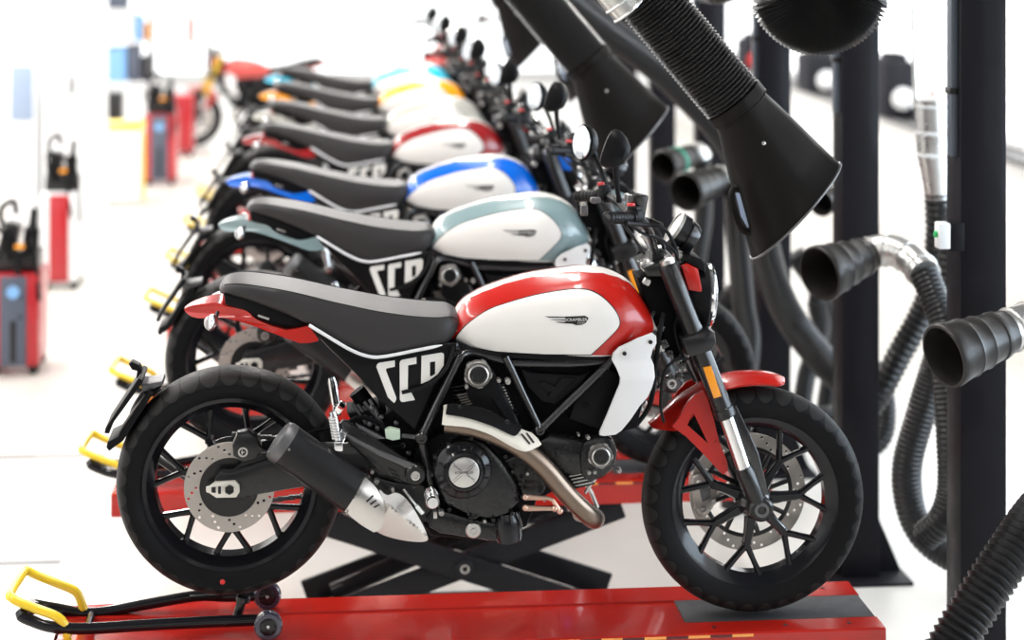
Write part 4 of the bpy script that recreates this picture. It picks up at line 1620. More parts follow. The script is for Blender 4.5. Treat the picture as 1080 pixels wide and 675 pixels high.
    box(bm, G(664, 208, -.2), (0.03, 0.02, 0.02), 0.004)
    box(bm, G(628, 211, .2), (0.03, 0.02, 0.016), 0.004)
    link_each('master_cylinder', bm, M['grey'], hb)
    # mirrors
    bm = newbm()
    mn = G(645, 157, -0.37)
    q = Matrix.Rotation(0.35, 3, 'Y') @ Matrix.Rotation(-0.5, 3, 'Z')
    secs = []
    for t, a_, b_ in ((-0.012, 0.030, 0.046), (-0.008, 0.036, 0.052), (0.006, 0.036, 0.052), (0.026, 0.030, 0.042), (0.044, 0.018, 0.024), (0.050, 0.004, 0.005)):
        loop = []
        for j in range(24):
            th = 2 * PI * j / 24
            loop.append(mn + q @ Vector((t, a_ * 1.05 * math.copysign(abs(math.cos(th)) ** .8, math.cos(th)), b_ * math.copysign(abs(math.sin(th)) ** .8, math.sin(th)))))
        secs.append(loop)
    loft(bm, secs)
    tube(bm, cr([mn + Vector((0.01, 0, -0.03)), G(650, 190, -.345), G(653, 212, -.31)], 5), [0.011, 0.010, 0.009, 0.008, 0.008, 0.008, 0.007, 0.007, 0.007, 0.007, 0.009], 10)
    link('rear_mirror', bm, M['plastic'], hb)
    bm = newbm()
    mf = G(616, 150.5, 0.33)
    q = Matrix.Rotation(0.12, 3, 'Y') @ Matrix.Rotation(0.72, 3, 'Z')
    secs = []
    for t, a_, b_ in ((-0.010, 0.036, 0.050), (-0.006, 0.039, 0.054), (0.006, 0.039, 0.054), (0.028, 0.031, 0.042), (0.044, 0.018, 0.024), (0.05, 0.004, 0.005)):
        loop = []
        for j in range(28):
            th = 2 * PI * j / 28
            loop.append(mf + q @ Vector((t, a_ * math.cos(th), b_ * math.sin(th))))
        secs.append(loop)
    loft(bm, secs)
    tube(bm, cr([mf + Vector((0.02, 0, -0.02)), G(634, 180, .31), G(641, 206, .27)], 5), 0.007, 10)
    mo = link('rear_mirror', bm, M['plastic'], hb)
    bm = newbm()
    secs = []
    for t, s_ in ((-0.0112, 0.94), (-0.0125, 0.90), (-0.0135, 0.5), (-0.0137, 0.001)):
        secs.append([mf + q @ Vector((t, 0.037 * s_ * math.cos(2 * PI * j / 28), 0.052 * s_ * math.sin(2 * PI * j / 28))) for j in range(28)])
    loft(bm, secs)
    link('mirror_glass', bm, M['mirror'], mo)
    # cables over the bars
    bm = newbm()
    tube(bm, cr([G(668, 226, -.27), G(684, 232, -.2), G(698, 240, -.15), G(706, 248, -.12), G(714, 268, -.09), G(712, 290, -.06)], 6), 0.0052, 8)
    tube(bm, cr([G(664, 236, -.27), G(678, 246, -.2), G(696, 252, -.14), G(712, 266, -.1), G(716, 284, -.08)], 6), 0.0045, 8)
    tube(bm, cr([G(646, 212, .2), G(668, 228, .14), G(690, 240, .08), G(700, 262, .05), G(698, 292, .04)], 6), 0.005, 8)
    tube(bm, cr([G(630, 208, .24), G(660, 240, .14), G(676, 262, .08), G(690, 284, .04)], 6), 0.0045, 8)
    link_each('control_cable', bm, M['cable'], hb)
    bm = newbm()
    box(bm, G(684, 285, -.07), (0.03, 0.02, 0.018), 0.004, Matrix.Rotation(.5, 3, 'Y'))
    box(bm, G(678, 280, -.05), (0.014, 0.02, 0.02), 0.004)
    box(bm, G(682, 297, -.07), (0.02, 0.02, 0.018), 0.004, Matrix.Rotation(.5, 3, 'Y'))
    box(bm, G(683, 252, -.05), (0.05, 0.03, 0.018), 0.004, Matrix.Rotation(.7, 3, 'Y'))
    link('ignition_switch', bm, M['alu'], root)
    return root


BIKE = make_bike()
tag(BIKE, 'nearest motorcycle, bright red and white tank with red front fender', 'motorcycle', 'motorcycles parked in a row on lifts')


def find(root, nm):
    return [o for o in tree(root) if o.type == 'MESH' and o.name.split('.')[0] == nm]


def paint(root, top, cover):
    for n in ('fuel_tank',):
        for o in find(root, n):
            o.material_slots[0].material = top
    for n in ('tank_cover', 'tail_fairing', 'front_fender', 'fender_bracket', 'headlight_cover'):
        for o in find(root, n):
            o.material_slots[0].material = cover

SPOTS = [  # y, dx, dz, top, cover, label
    (1.50, 0.020, 0.012, 'white', 'sage', 'motorcycle with grey-green tank and tail, second from the front of the row'),
    (2.82, -0.012, 0.0, 'white', 'blue', 'motorcycle with bright blue tank and blue tail, third from the front'),
    (4.45, -0.010, 0.0, 'white', 'maroon', 'motorcycle with dark red and white tank behind the blue one'),
    (5.72, 0.0, 0.0, 'white', 'olive', 'motorcycle with stone grey and white tank between the dark red and orange ones'),
    (7.10, 0.0, 0.0, 'white', 'orange', 'motorcycle with orange tank and orange tail far back in the row'),
    (8.50, 0.0, 0.0, 'white', 'cyan', 'motorcycle with light blue tank and light blue tail far back in the row'),
]
BIKES = [BIKE]
for y, dx, dz, top, cov, lab in SPOTS:
    b = copy_tree(BIKE)
    b.location = (dx, y, LIFT_H + dz)
    paint(b, M[top], M[cov])
    b['label'] = lab
    BIKES.append(b)
# one more beyond the light blue one, turned away from the lane
b = copy_tree(BIKE)
b.location = (1.15, 10.2, LIFT_H)
b.rotation_euler = (0, 0, math.radians(80))
paint(b, M['white'], M['red'])
tag(b, 'blurred red and white motorcycle turned away, beyond the light blue one', 'motorcycle', 'motorcycles parked in a row on lifts')
TURNED = b
# the red one parked loose by the far wall, facing left
b = copy_tree(BIKE)
b.location = (0.26, 17.8, 0.0)
b.rotation_euler = (0, 0, math.radians(197))
paint(b, M['bikered'], M['bikered'])
for o in find(b, 'tank_side_panel'):
    o.material_slots[0].link = 'OBJECT'
    o.material_slots[0].material = M['bikered']
    o['label'] = 'faded red side panel of the fuel tank'
for o in find(b, 'fork_tube'):
    o.material_slots[0].link = 'OBJECT'
    o.material_slots[0].material = M['gold']
tag(b, 'faded red motorcycle with gold fork standing on the floor by the far carts', 'motorcycle', 'motorcycles parked loose on the floor')

# =============================================================== LIFTS
LX0, LX1, LY0, LY1 = -0.48, 1.79, -0.160, 0.250


def make_lift():
    root = empty('motorcycle_lift', (0, 0, 0))
    H = LIFT_H
    bm = newbm()
    prof = [(LY0, -0.078), (LY0, -0.004), (LY0 + 0.006, 0.0), (-0.066, 0.0), (-0.064, -0.005), (0.121, -0.005), (0.123, 0.0), (LY1 - 0.006, 0.0), (LY1, -0.004), (LY1, -0.078), (LY1 - 0.012, -0.078), (LY1 - 0.012, -0.03), (LY0 + 0.012, -0.03), (LY0 + 0.012, -0.078)]
    secs = [[(x, y, H + z) for y, z in prof] for x in (LX0, LX0 + 0.01, 0.3, 1.0, LX1 - 0.01, LX1)]
    loft(bm, secs)
    box(bm, (LX0 + 0.006, (LY0 + LY1) / 2, H - 0.041), (0.012, LY1 - LY0 - 0.01, 0.072), 0.002)
    box(bm, (LX1 - 0.006, (LY0 + LY1) / 2, H - 0.041), (0.012, LY1 - LY0 - 0.01, 0.072), 0.002)
    deck = link('deck', bm, M['liftred'], root)
    for dx in (1.32, 1.52, 1.70):
        for yy in (-0.11, 0.19):
            bm = newbm()
            lathe(bm, [(0, 0.006), (0.0015, 0.006), (0.0015, 0)], (dx, yy, H), (0, 0, 1), 12)
            link('deck_bolt', bm, M['black'], deck)
    bm = newbm()
    box(bm, ((1.25 + LX1 - 0.004) / 2, 0.028, H - 0.0025), (LX1 - 0.004 - 1.25, 0.183, 0.006), 0.001)
    o = link('wheel_pad', bm, M['pad'], root)
    o['label'] = 'dark grey rubber pad under the front wheel'
    bm = newbm()
    box(bm, ((0.80 + 1.42) / 2, LY0 - 0.0008, H - 0.007), (0.62, 0.002, 0.007), 0)
    link('hazard_tape', bm, M['hazard'], deck)
    pv = Wp(489.6, 606.5, 1.5 + LY0 + 0.03)
    pvx, pvz = pv.x - 0.02, 0.5 * (H - 0.07) + 0.008
    hl = 0.55
    for yy in (LY0 + 0.03, LY1 - 0.03):
        for s in (-1, 1):
            bm = newbm()
            off = 0.012 * s
            bar(bm, (pvx - hl, yy + off + 0.0, pvz - s * 0.192), (pvx + hl, yy + off, pvz + s * 0.192), 0.020, 0.088, 0.004)
            link('scissor_arm', bm, M['armblack'], root)
        bm = newbm()
        lathe(bm, [(0, 0.030), (0.012, 0.030), (0.016, 0.024), (0.016, 0.016), (0.010, 0.015), (0.010, 0)], (pvx, yy - 0.022 if yy < 0 else yy + 0.022, pvz), (0, -1 if yy < 0 else 1, 0), 24)
        o = link('pivot_pin', bm, M['armblack'], root)
        bm = newbm()
        ring(bm, [(0, 0.017), (-0.004, 0.017), (-0.004, 0.010), (0, 0.010)], (pvx, yy - 0.033 if yy < 0 else yy + 0.04, pvz), YA, 20)
        link('pin_ring', bm, M['alu'], o)
    bm = newbm()
    tube(bm, [(pvx - 0.45, 0.045, 0.10), (pvx - 0.05, 0.045, pvz + 0.03)], 0.032, 14)
    tube(bm, [(pvx - 0.05, 0.045, pvz + 0.03), (pvx + 0.22, 0.045, pvz + 0.12)], 0.016, 12)
    link('hydraulic_ram', bm, M['armblack'], root)
    bm = newbm()
    for yy in (LY0 + 0.03, LY1 - 0.03):
        box(bm, (pvx, yy, 0.0125), (1.0, 0.05, 0.025), 0.004)
    for xx in (pvx - 0.48, pvx + 0.48):
        box(bm, (xx, (LY0 + LY1) / 2, 0.0125), (0.06, LY1 - LY0 - 0.02, 0.025), 0.004)
    link('base_frame', bm, M['armblack'], root)
    return root


LIFT = make_lift()
tag(LIFT, 'red lift table carrying the nearest red and white motorcycle', 'motorcycle lift', 'red lift tables under the row')
names = ['grey-green', 'bright blue', 'dark red', 'stone grey', 'orange', 'light blue']
for (y, dx, dz, *_), nm in zip(SPOTS, names):
    l = copy_tree(LIFT)
    l.location = (dx, y, dz)
    l['label'] = 'red lift table under the %s motorcycle' % nm

l = copy_tree(LIFT)
l.location = (1.15, 10.2, 0)
l.rotation_euler = (0, 0, math.radians(80))
l['label'] = 'red lift table under the turned-away red and white motorcycle'

# =============================================================== PADDOCK STANDS
YN, YF = -0.06, 0.16


def make_stand():
    root = empty('paddock_stand', (0, 0, LIFT_H))
    bm = newbm()
    pts = [U(74, 690, YN), U(71.5, 672, YN), U(68, 659, YN), U(59, 650, YN), U(38, 642, YN), U(19, 634.5, YN)]
    cor = [U(13, 630.5, YN + .006), U(11, 626, YN + .03), U(24.5, 604, YF - .02), U(28.5, 602, YF - .006)]
    far = [U(36, 605.5, YF), U(56, 613.5, YF), U(76, 621.5, YF), U(82.5, 627.5, YF), U(86, 636, YF), U(88, 648, YF)]
    allp = pts + cor + far
    for p in allp:
        p.z = max(p.z, 0.014)
    tube(bm, cr(allp, 5), 0.0125, 14)
    h = link('handle', bm, M['yellow'], root)
    h['label'] = 'yellow tubular lever handle'
    bm = newbm()
    tube(bm, cr([U(38, 641, YN + 0.05), U(22, 648, YN), U(34, 655, YN), U(56, 661.5, YN), U(90, 663, YN), U(150, 659.5, YN), U(220, 656, YN), U(283, 653.5, YN)], 5), 0.0155, 12)
    tube(bm, cr([U(38, 641, YN + 0.06), U(34, 637.5, YF), U(60, 642, YF), U(97, 647, YF), U(150, 638, YF), U(207, 628.5, YF), U(240, 629, YF), U(283, 628, YF)], 5), 0.0155, 12)
    tube(bm, [U(92, 663, YN), U(92, 663, YN).lerp(U(97, 647, YF), 1.0)], 0.011, 10)
    fr = link('frame', bm, M['gloss'], root)
    bm = newbm()
    tube(bm, [U(249, 655, YN + .04), U(256, 630, YN + .04)], 0.013, 12)
    lathe(bm, [(0, 0.02), (0.012, 0.02), (0.016, 0.015), (0.016, 0)], U(256, 634, YN + .04), (0.2, 0, 1), 14)
    link('support_post', bm, M['satin'], root)
    bm = newbm()
    bar(bm, U(200, 628, YF), U(236, 626, YF), 0.05, 0.012, 0.003)
    link('swingarm_pad', bm, M['cable'], root)
    for px, py, y, r in ((283, 654.3, YN - 0.03, 14.8), (282, 628.5, YF, 13.6)):
        c = U(px, py, y)
        c.z = 0.0385
        bm = newbm()
        ring(bm, [(-0.016, 0.024), (-0.016, 0.034), (-0.010, 0.0385), (0.010, 0.0385), (0.016, 0.034), (0.016, 0.024)], c, YA, 40)
        wl = link('castor_wheel', bm, M['castor'], root)
        bm = newbm()
        lathe(bm, [(-0.014, 0.012), (-0.012, 0.0245), (0.012, 0.0245), (0.014, 0.012)], c, YA, 24)
        for k in range(5):
            t = 2 * PI * k / 5
            box(bm, c + Vector((math.cos(t) * 0.018, -0.014, math.sin(t) * .018)), (0.006, 0.004, 0.006), 0.001)
        link('wheel_hub', bm, M['satin'], wl)
        bm = newbm()
        lathe(bm, [(0.012, 0.0045), (0.018, 0.0045), (0.02, 0.003), (0.02, 0)], c, (0, -1, 0), 12)
        link('axle_bolt', bm, M['alu'], wl)
    return root


STAND = make_stand()
tag(STAND, 'yellow-handled rear stand under the nearest motorcycle, at the lower left corner', 'paddock stand', 'yellow-handled rear stands')
for (y, dx, dz, *_), nm in zip(SPOTS[:7], names):
    l = copy_tree(STAND)
    l.location = (dx, y, LIFT_H + dz)
    l['label'] = 'yellow-handled rear stand under the %s motorcycle' % nm

# =============================================================== POSTS
PX = 2.240


def make_post():
    root = empty('steel_post', (0, 0, 0))
    bm = newbm()
    box(bm, (0, 0, 1.75), (0.142, 0.142, 3.5), 0.004)
    link('column', bm, M['post'], root)
    bm = newbm()
    box(bm, (0, 0, 0.006), (0.36, 0.30, 0.012), 0.002)
    link('base_plate', bm, M['post'], root)
    for s in (-1, 1):
        bm = newbm()
        prism(bm, [(s * 0.071, 0.012), (s * 0.17, 0.012), (s * 0.165, 0.03), (s * 0.071, 0.25)], -0.006, 0.006)
        link('gusset', bm, M['post'], root)
    bm = newbm()
    box(bm, (-0.081, -0.02, 2.62), (0.022, 0.045, 1.74), 0.003)
    c = link('cable_conduit', bm, M['conduit'], root)
    bm = newbm()
    for z in (1.95, 2.5):
        box(bm, (-0.083, -0.02, z), (0.028, 0.055, 0.02), 0.003)
    link_each('conduit_clip', bm, M['black'], c)
    return root


POST = make_post()
POST.location = (PX, 0.36 + 0.071, 0)
tag(POST, 'nearest black steel post at the right edge, with a white switch box', 'post', 'black steel posts along the lifts')
ordn = ['second', 'third', 'fourth', 'fifth', 'sixth', 'seventh']
for i in range(6):
    p = copy_tree(POST)
    p.location = (PX + (0.02 if i == 0 else 0.03), 0.431 + 1.475 * (i + 1), 0)
    p['label'] = 'black steel post, %s from the front in the right-hand line' % ordn[i]
# the switch box on the nearest post
bx = empty('switch_box', Wp(994, 262, 0.36))
o0 = bx.location
bm = newbm()
box(bm, (0, 0, 0.04), (0.036, 0.05, 0.078), 0.004)
link('box_body', bm, M['cabinet'], bx)
bm = newbm()
box(bm, (0.040, 0.012, 0.036), (0.046, 0.06, 0.085), 0.003)
link('mount_bracket', bm, M['post'], bx)
bm = newbm()
lathe(bm, [(0, 0.010), (0.008, 0.010), (0.010, 0.007), (0.010, 0)], (-0.018, -0.004, 0.044), (-1, 0, 0), 16)
o = link('push_button', bm, M['green'], bx)
o['label'] = 'green push button'
tag(bx, 'small white switch box with green button on the nearest post', 'switch box')

# =============================================================== EXTRACTION HOODS


def make_hood(y):
    q = (5.643 + y) / F
    root = empty('exhaust_hood', (0, 0, 0))
    W = lambda px, py, dy=0.0: Wp(px, py, y + dy)
    bm = newbm()
    p, rr = corr([W(560, -150), W(640, -52), W(690, 6), W(738, 64), W(782, 116)], 34.5 * q, 4.4 * q, 0.16, 26, 4)
    tube(bm, p, rr, 26)
    link('corrugated_hose', bm, M['hosewide'], root, smooth=0.5)
    # galvanised stub behind the hose
    bm = newbm()
    tube(bm, [W(600, -62, -.13), W(662, 10, -.13)], 18 * q, 20)
    a, b = W(652, -2, -.13), W(664, 12, -.13)
    for t in (0.2, 0.9):
        torus(bm, a.lerp(b, t), (b - a), 18.5 * q, 1.6 * q, 24, 6)
    link('metal_stub', bm, M['galv'], root)
    # collar
    c0, c1 = W(776, 109), W(780, 114)
    ax = (c1 - c0).normalized()
    bm = newbm()
    lathe(bm, [(-0.016, 32 * q), (-0.014, 34.8 * q), (0.018, 34.8 * q), (0.020, 32 * q)], c0, ax, 32)
    link('hose_clamp', bm, M['hood'], root)
    # flattened cone
    e0 = W(839, 222)
    d = (W(885, 172) - W(793, 272))
    half = d.length / 2
    dn = d.normalized()
    axc = (e0 - c1).normalized()
    yn = axc.cross(dn).normalized()
    if yn.y < 0:
        yn = -yn
    dn0 = (dn - ax * dn.dot(ax)).normalized()
    bm = newbm()
    secs = []
    for t, k in ((0, 0), (0.06, 0.02), (0.35, 0.34), (0.7, 0.69), (0.965, 0.965), (0.97, 0.985), (1.0, 1.0)):
        c = c1.lerp(e0, t)
        ru = 33 * q + (half - 33 * q) * k
        rv = 33 * q + (0.115 - 33 * q) * k
        dd = dn0.lerp(dn, t).normalized()
        e = 2.0
        secs.append([c + dd * ru * math.cos(2 * PI * j / 48) + yn * rv * math.sin(2 * PI * j / 48) for j in range(48)])
    loft(bm, secs, cap=False)
    # inner wall, so the mouth is open
    inner = []
    for t, k in ((1.0, 0.97), (0.7, 0.66), (0.1, 0.04)):
        c = c1.lerp(e0, t)
        ru = (33 * q + (half - 33 * q) * k) * 0.97
        rv = (33 * q + (0.115 - 33 * q) * k) * 0.97
        inner.append([c + dn * ru * math.cos(2 * PI * j / 48) + yn * rv * math.sin(2 * PI * j / 48) for j in range(48)])
    loft(bm, [secs[-1]] + inner, cap=False)
    link('hood_cone', bm, M['hood'], root, smooth=0.8)
    bm = newbm()
    rim = [c + dn * (half + 0.002) * math.cos(2 * PI * j / 48) + yn * 0.117 * math.sin(2 * PI * j / 48) for j, c in ((j, e0) for j in range(48))]
    tube(bm, rim + rim[:2], 0.0035, 8, False)
    link('rim_bead', bm, M['grey'], root)
    bm = newbm()
    cs = [(806, 150.5)]
    lathe(bm, [(0, 2.2 * q), (0.004, 2.0 * q), (0.006, 0)], W(805.5, 151, -0.112), (0, -1, 0), 12)
    link('rivet', bm, M['alu'], root)
    # handle on the left flank
    bm = newbm()
    hp_ = cr([W(788, 204, -.03), W(778, 197, -.03), W(771.5, 204, -.03), W(776, 226, -.03), W(784, 243, -.03), W(797, 246, -.03)], 5)
    tube(bm, hp_, 3.2 * q, 10)
    link('hood_handle', bm, M['hood'], root)
    bm = newbm()
    prism(bm, [(p_.x, p_.z) for p_ in (W(775, 203, -.03), W(782, 203, -.03), W(794, 236, -.03), W(788, 240, -.03), W(781, 228, -.03))], y - 0.04, y - 0.03, 0.003)
    link('handle_plate', bm, M['bluegrey'], root)
    return root


def place_hood(src, y0, y1, px, py, rx, ry, s, rz=0.0):
    """copy of the hood whose point seen at (rx, ry) at depth y0 comes to (px, py) at depth y1"""
    h = copy_tree(src)
    a = Wp(rx, ry, y0)
    b = Wp(px, py, y1)
    h.scale = (s, s, s)
    h.rotation_euler = (0, 0, rz)
    h.location = b - Matrix.Rotation(rz, 3, 'Z') @ (a * s)
    return h


HOOD = make_hood(0.20)
tag(HOOD, 'nearest black exhaust hood, its cone hanging open at upper right', 'exhaust hood', 'black exhaust extraction hoods')
for y1, px, py, rx, ry, lab in ((2.0, 704, 113, 885, 172, 'second black exhaust hood, hanging behind the mirrors of the nearest motorcycle'),
                               (3.4, 600, 107, 793, 272, 'third black exhaust hood, half hidden behind the second one'),
                               (6.2, 541, 76, 793, 272, 'farthest blurred black exhaust hood above the handlebars of the row')):
    h = place_hood(HOOD, 0.20, y1, px, py, rx, ry, 1.0)
    h['label'] = lab

# hanging bends of wide corrugated hose at the top


def hose_bend(y, cx, cy, R, r, label, pitch):
    q = (5.643 + y) / F
    root = empty('hanging_hose', (0, 0, 0))
    bm = newbm()
    pts = [Wp(cx - R, cy - 160, y), Wp(cx - R, cy - 60, y)]
    for i in range(13):
        t = PI * i / 12
        pts.append(Wp(cx - R * math.cos(t), cy + R * math.sin(t), y))
    pts += [Wp(cx + R, cy - 60, y), Wp(cx + R, cy - 160, y)]
    p, rr = corr(pts, r * q, pitch * q, 0.20, 32, 4)
    tube(bm, p, rr, 32)
    link('hose_body', bm, M['hosewide'], root, smooth=0.5)
    tag(root, label, 'hose', 'corrugated hose bends hanging from above')


hose_bend(0.12, 864, -17, 39.5, 37.5, 'wide black corrugated hose bend hanging at the top between posts', 2.6)
hose_bend(2.6, 757, -50, 28, 27, 'smaller blurred hose bend hanging left of the big one at the top', 1.8)

# =============================================================== NOZZLES


def nozzle(name_label, op, nk, yo, yn, R, r, elbow, er, tail, tr, band=None, eq=None):
    """op/nk: pixel of mouth and neck centres, yo/yn their depths; elbow: px,y triples of the metal pipe; tail: of the hose"""
    root = empty('exhaust_nozzle', (0, 0, 0))
    q = (5.643 + yo) / F
    a, b = Wp(op[0], op[1], yo), Wp(nk[0], nk[1], yn)
    d = b - a
    L = d.length
    bm = newbm()
    R *= q
    r *= q
    f = lambda t: R * 0.97 + (r - R * 0.97) * max(0, (t - 0.12) / 0.88) ** 0.9
    prof = [(0.0, R * 0.90), (0.0, R * 0.97), (0.02 * L, R), (0.08 * L, R)]
    for t in (0.16, 0.30, 0.34, 0.38, 0.52, 0.56, 0.60, 0.78, 0.80, 0.86, 0.88, 1.0):
        bump = 1.05 if t in (0.34, 0.56) else (1.06 if t in (0.80, 0.86) else 1.0)
        prof.append((t * L, f(t) * bump))
    prof += [(1.0 * L, r * 0.9), (0.5 * L, f(.5) * 0.86), (0.05 * L, R * 0.88)]
    ring(bm, prof, a, d, 40)
    link('rubber_cone', bm, M['nozzle'], root, smooth=0.7)
    bm = newbm()
    lathe(bm, [(0.72 * L, r * 1.0), (0.74 * L, 0)], a, d, 24)
    link('cone_throat', bm, M['inside'], root)
    if band:
        bm = newbm()
        ring(bm, [(band * L, f(band) * 1.0), (band * L, f(band) * 1.07), (band * L + 0.02, f(band) * 1.05), (band * L + 0.02, f(band))], a, d, 36)
        link('coloured_band', bm, M['tealband'], root)
    if elbow:
        bm = newbm()
        pe = cr([a + d * 0.9] + [Wp(*e) for e in elbow], 3)
        tube(bm, pe, er * q, 22)
        for p0, p1 in zip(pe[2::3], pe[3::3]):
            p0, p1 = Vector(p0), Vector(p1)
            torus(bm, p0, p1 - p0, er * q * 1.02, 0.004, 24, 6)
        link('metal_elbow', bm, M['galv'], root)
    if tail:
        bm = newbm()
        p, rr = corr([Wp(*e) for e in tail], tr * q, 0.017, 0.07, 20, 4)
        tube(bm, p, rr, 20)
        link('corrugated_hose', bm, M['hose'], root, smooth=0.5)
    tag(root, name_label, 'exhaust nozzle', 'rubber exhaust nozzles on the posts')
    return root


nozzle('nearest black rubber exhaust nozzle pointing left in front of the nearest post', (995, 376), (1062, 350), 0.01, 0.095, 35.5, 24, [(1072, 346, .11), (1088, 341, .13), (1110, 340, .2)], 23.5, None, 0)
nozzle('black rubber exhaust nozzle with silver elbow in front of the second post', (864, 289), (917, 268.5), 1.15, 1.28, 30.5, 18.5, [(922, 265.5, 1.28), (942, 264, 1.25), (962, 274, 1.2), (976, 290, 1.1)], 17.5,
       [(975, 288, 1.1), (986, 316, 1.05), (996, 345, 1.0), (999, 400, .95), (1003, 460, .9), (1004, 515, .9), (994, 548, .9), (975, 566, .95)], 16)
nozzle('blurred black rubber nozzle with silver elbow, below the second hood', (723, 203), (760, 189), 2.7, 2.9, 21, 14.5, [(764, 186, 2.9), (772, 188, 2.9), (776, 200, 2.9)], 13, [(775, 196, 2.88), (777, 240, 2.82), (784, 320, 2.75), (790, 360, 2.72), (783, 420, 2.7), (775, 480, 2.7), (772, 535, 2.7)], 13)
nozzle('blurred black rubber nozzle with a teal band, left of the third post', (699, 176), (732, 163), 4.2, 4.4, 17.5, 11.5, [(737, 160, 4.4), (741, 168, 4.4)], 10.5, [(740, 165, 4.4), (742, 230, 4.4), (728, 330, 4.5), (738, 395, 4.5), (745, 434, 4.5)], 10, 0.38)
nozzle('small blurred rubber nozzle peeping out right of the exhaust hood', (866, 215), (880, 208), 2.5, 2.6, 14, 11, [(884, 204, 2.6), (886, 190, 2.65)], 10, [(886, 192, 2.65), (900, 230, 2.65), (908, 400, 2.65), (908, 552, 2.65)], 9.5)

# loose hoses along the posts


def loose(label, pts, rpx, y, pitch=0.022, depth=0.12):
    q = (5.643 + y) / F
    o = hose('exhaust_hose', [Wp(*p) for p in pts], rpx * q, M['hose'], None, pitch, depth, 22)
    tag(o, label, 'hose', 'black corrugated floor hoses')
    return o


loose('thick ribbed black hose rising across the lower right corner', [(985, 712, -.30), (1006, 676, -.28), (1032, 634, -.25), (1062, 588, -.2), (1092, 545, -.12), (1120, 515, 0)], 26, -0.25, 0.0215, 0.16)
loose('black hose looping down to the floor left of the nearest post', [(1000, 350, 1.25), (985, 392, 1.3), (970, 440, 1.3), (957, 490, 1.3), (959, 530, 1.3), (972, 562, 1.28), (998, 584, 1.22), (1030, 595, 1.15), (1070, 596, 1.1)], 16.5, 1.25, 0.017, 0.07)
loose('ribbed black hose dropping from the metal duct and crossing behind the second post', [(988, 205, 2.1), (989, 250, 2.1), (985, 295, 2.1), (970, 335, 2.1), (948, 375, 2.1), (930, 410, 2.12), (905, 450, 2.2), (890, 500, 2.3)], 14.5, 2.1, 0.026, 0.16)
loose('straight ribbed black hose hanging beside the nearest post', [(1003, 255, 1.6), (1003, 300, 1.6), (1001, 360, 1.6), (996, 420, 1.6), (1008, 480, 1.6), (1024, 540, 1.6), (1032, 600, 1.6), (1032, 646, 1.6)], 15, 1.6, 0.026, 0.16)
loose('blurred black hose bulging out right of the second post', [(915, 380, 2.5), (930, 405, 2.5), (935, 435, 2.5), (930, 462, 2.5), (910, 480, 2.5)], 11, 2.5)
loose('thick dark hose sweeping down behind the nearest hood towards the second post', [(560, -40, 3.1), (606, 4, 3.1), (648, 37, 3.1), (694, 71, 3.1), (728, 103, 3.1), (757, 134, 3.1), (781, 170, 3.1), (797, 210, 3.1), (806, 258, 3.08), (818, 302, 3.05), (838, 342, 3.0), (868, 380, 2.9), (905, 420, 2.86), (922, 470, 2.86)], 17, 3.1, 0.018, 0.06)
loose('pale-ribbed hose slanting up behind the second front wheel', [(704, 478, 3.75), (713, 440, 3.75), (724, 402, 3.75), (737, 370, 3.75), (760, 338, 3.75), (785, 303, 3.75), (806, 262, 3.75), (812, 215, 3.75)], 17.5, 3.75, 0.03, 0.16)
loose('dark hose between the second and third posts', [(838, 268, 3.9), (858, 296, 3.9), (872, 330, 3.9), (878, 380, 3.9), (872, 430, 3.9), (872, 466, 3.9)], 12, 3.9)
loose('black hose curled low between the second and third posts', [(905, 330, 3.6), (880, 300, 3.6), (862, 318, 3.6), (866, 350, 3.6), (850, 400, 3.6), (850, 440, 3.6), (886, 440, 3.6), (892, 486, 3.6)], 11, 3.6)
# =============================================================== ROOM
bm = newbm()
box(bm, (-0.5, 8.0, -0.05), (16.0, 38.0, 0.1))
structure(link('floor', bm, M['floor']))
bm = newbm()
for y, wd in ((2.35, 0.06), (3.95, 0.05)):
    box(bm, (-4.0, y, 0.0005), (6.5, wd, 0.003))
for k, o in enumerate(link_each('trim_1', bm, M['grey'])):
    structure(o)
bm = newbm()
box(bm, (-0.5, 27.1, 2.5), (16.0, 0.2, 5.0))
structure(link('wall_back', bm, M['wall']))
for k in range(4):  # glowing window wall added to whiten the background and light from behind
    x = -6.0 + 3.0 * k
    bm = newbm()
    for dx in (-1.47, 1.47):
        box(bm, (x + dx, 26.97, 2.3), (0.05, 0.06, 4.4), 0.005)
    for z in (0.12, 2.2, 4.48):
        box(bm, (x, 26.97, z), (2.94, 0.06, 0.06), 0.005)
    wv = structure(link('window_%d' % (k + 1), bm, M['cabinet']))
    bm = newbm()
    box(bm, (x, 26.985, 2.3), (2.93, 0.01, 4.40))
    structure(link('window_pane', bm, M['daywindow'], wv))
# right-hand side: low white wall with glazing above
WX = 4.9
bm = newbm()
box(bm, (WX + 0.1, 8.0, 0.45), (0.2, 38.0, 0.9), 0.01)
box(bm, (WX + 0.1, 8.0, 4.4), (0.2, 38.0, 1.2), 0.01)
structure(link('wall_right', bm, M['wall']))
bm = newbm()
box(bm, (WX + 0.04, 8.0, 0.92), (0.36, 38.0, 0.04), 0.006)
structure(link('trim_2', bm, M['grey']))
for k in range(10):
    y = -6 + 3.2 * k
    bm = newbm()
    for dy in (-1.56, 1.56):
        box(bm, (WX + 0.08, y + dy, 2.37), (0.09, 0.07, 2.86), 0.005)
    for z in (0.98, 2.0, 3.76):
        box(bm, (WX + 0.08, y, z), (0.07, 3.08, 0.07), 0.005)
    wv = structure(link('window_%d' % (k + 5), bm, M['cabinet']))
    bm = newbm()
    box(bm, (WX + 0.14, y, 2.37), (0.01, 3.06, 2.76))
    structure(link('window_pane', bm, M['daywindow'], wv))
bm = newbm()
box(bm, (-3.6, 10.0, 2.5), (0.2, 34.0, 5.0))
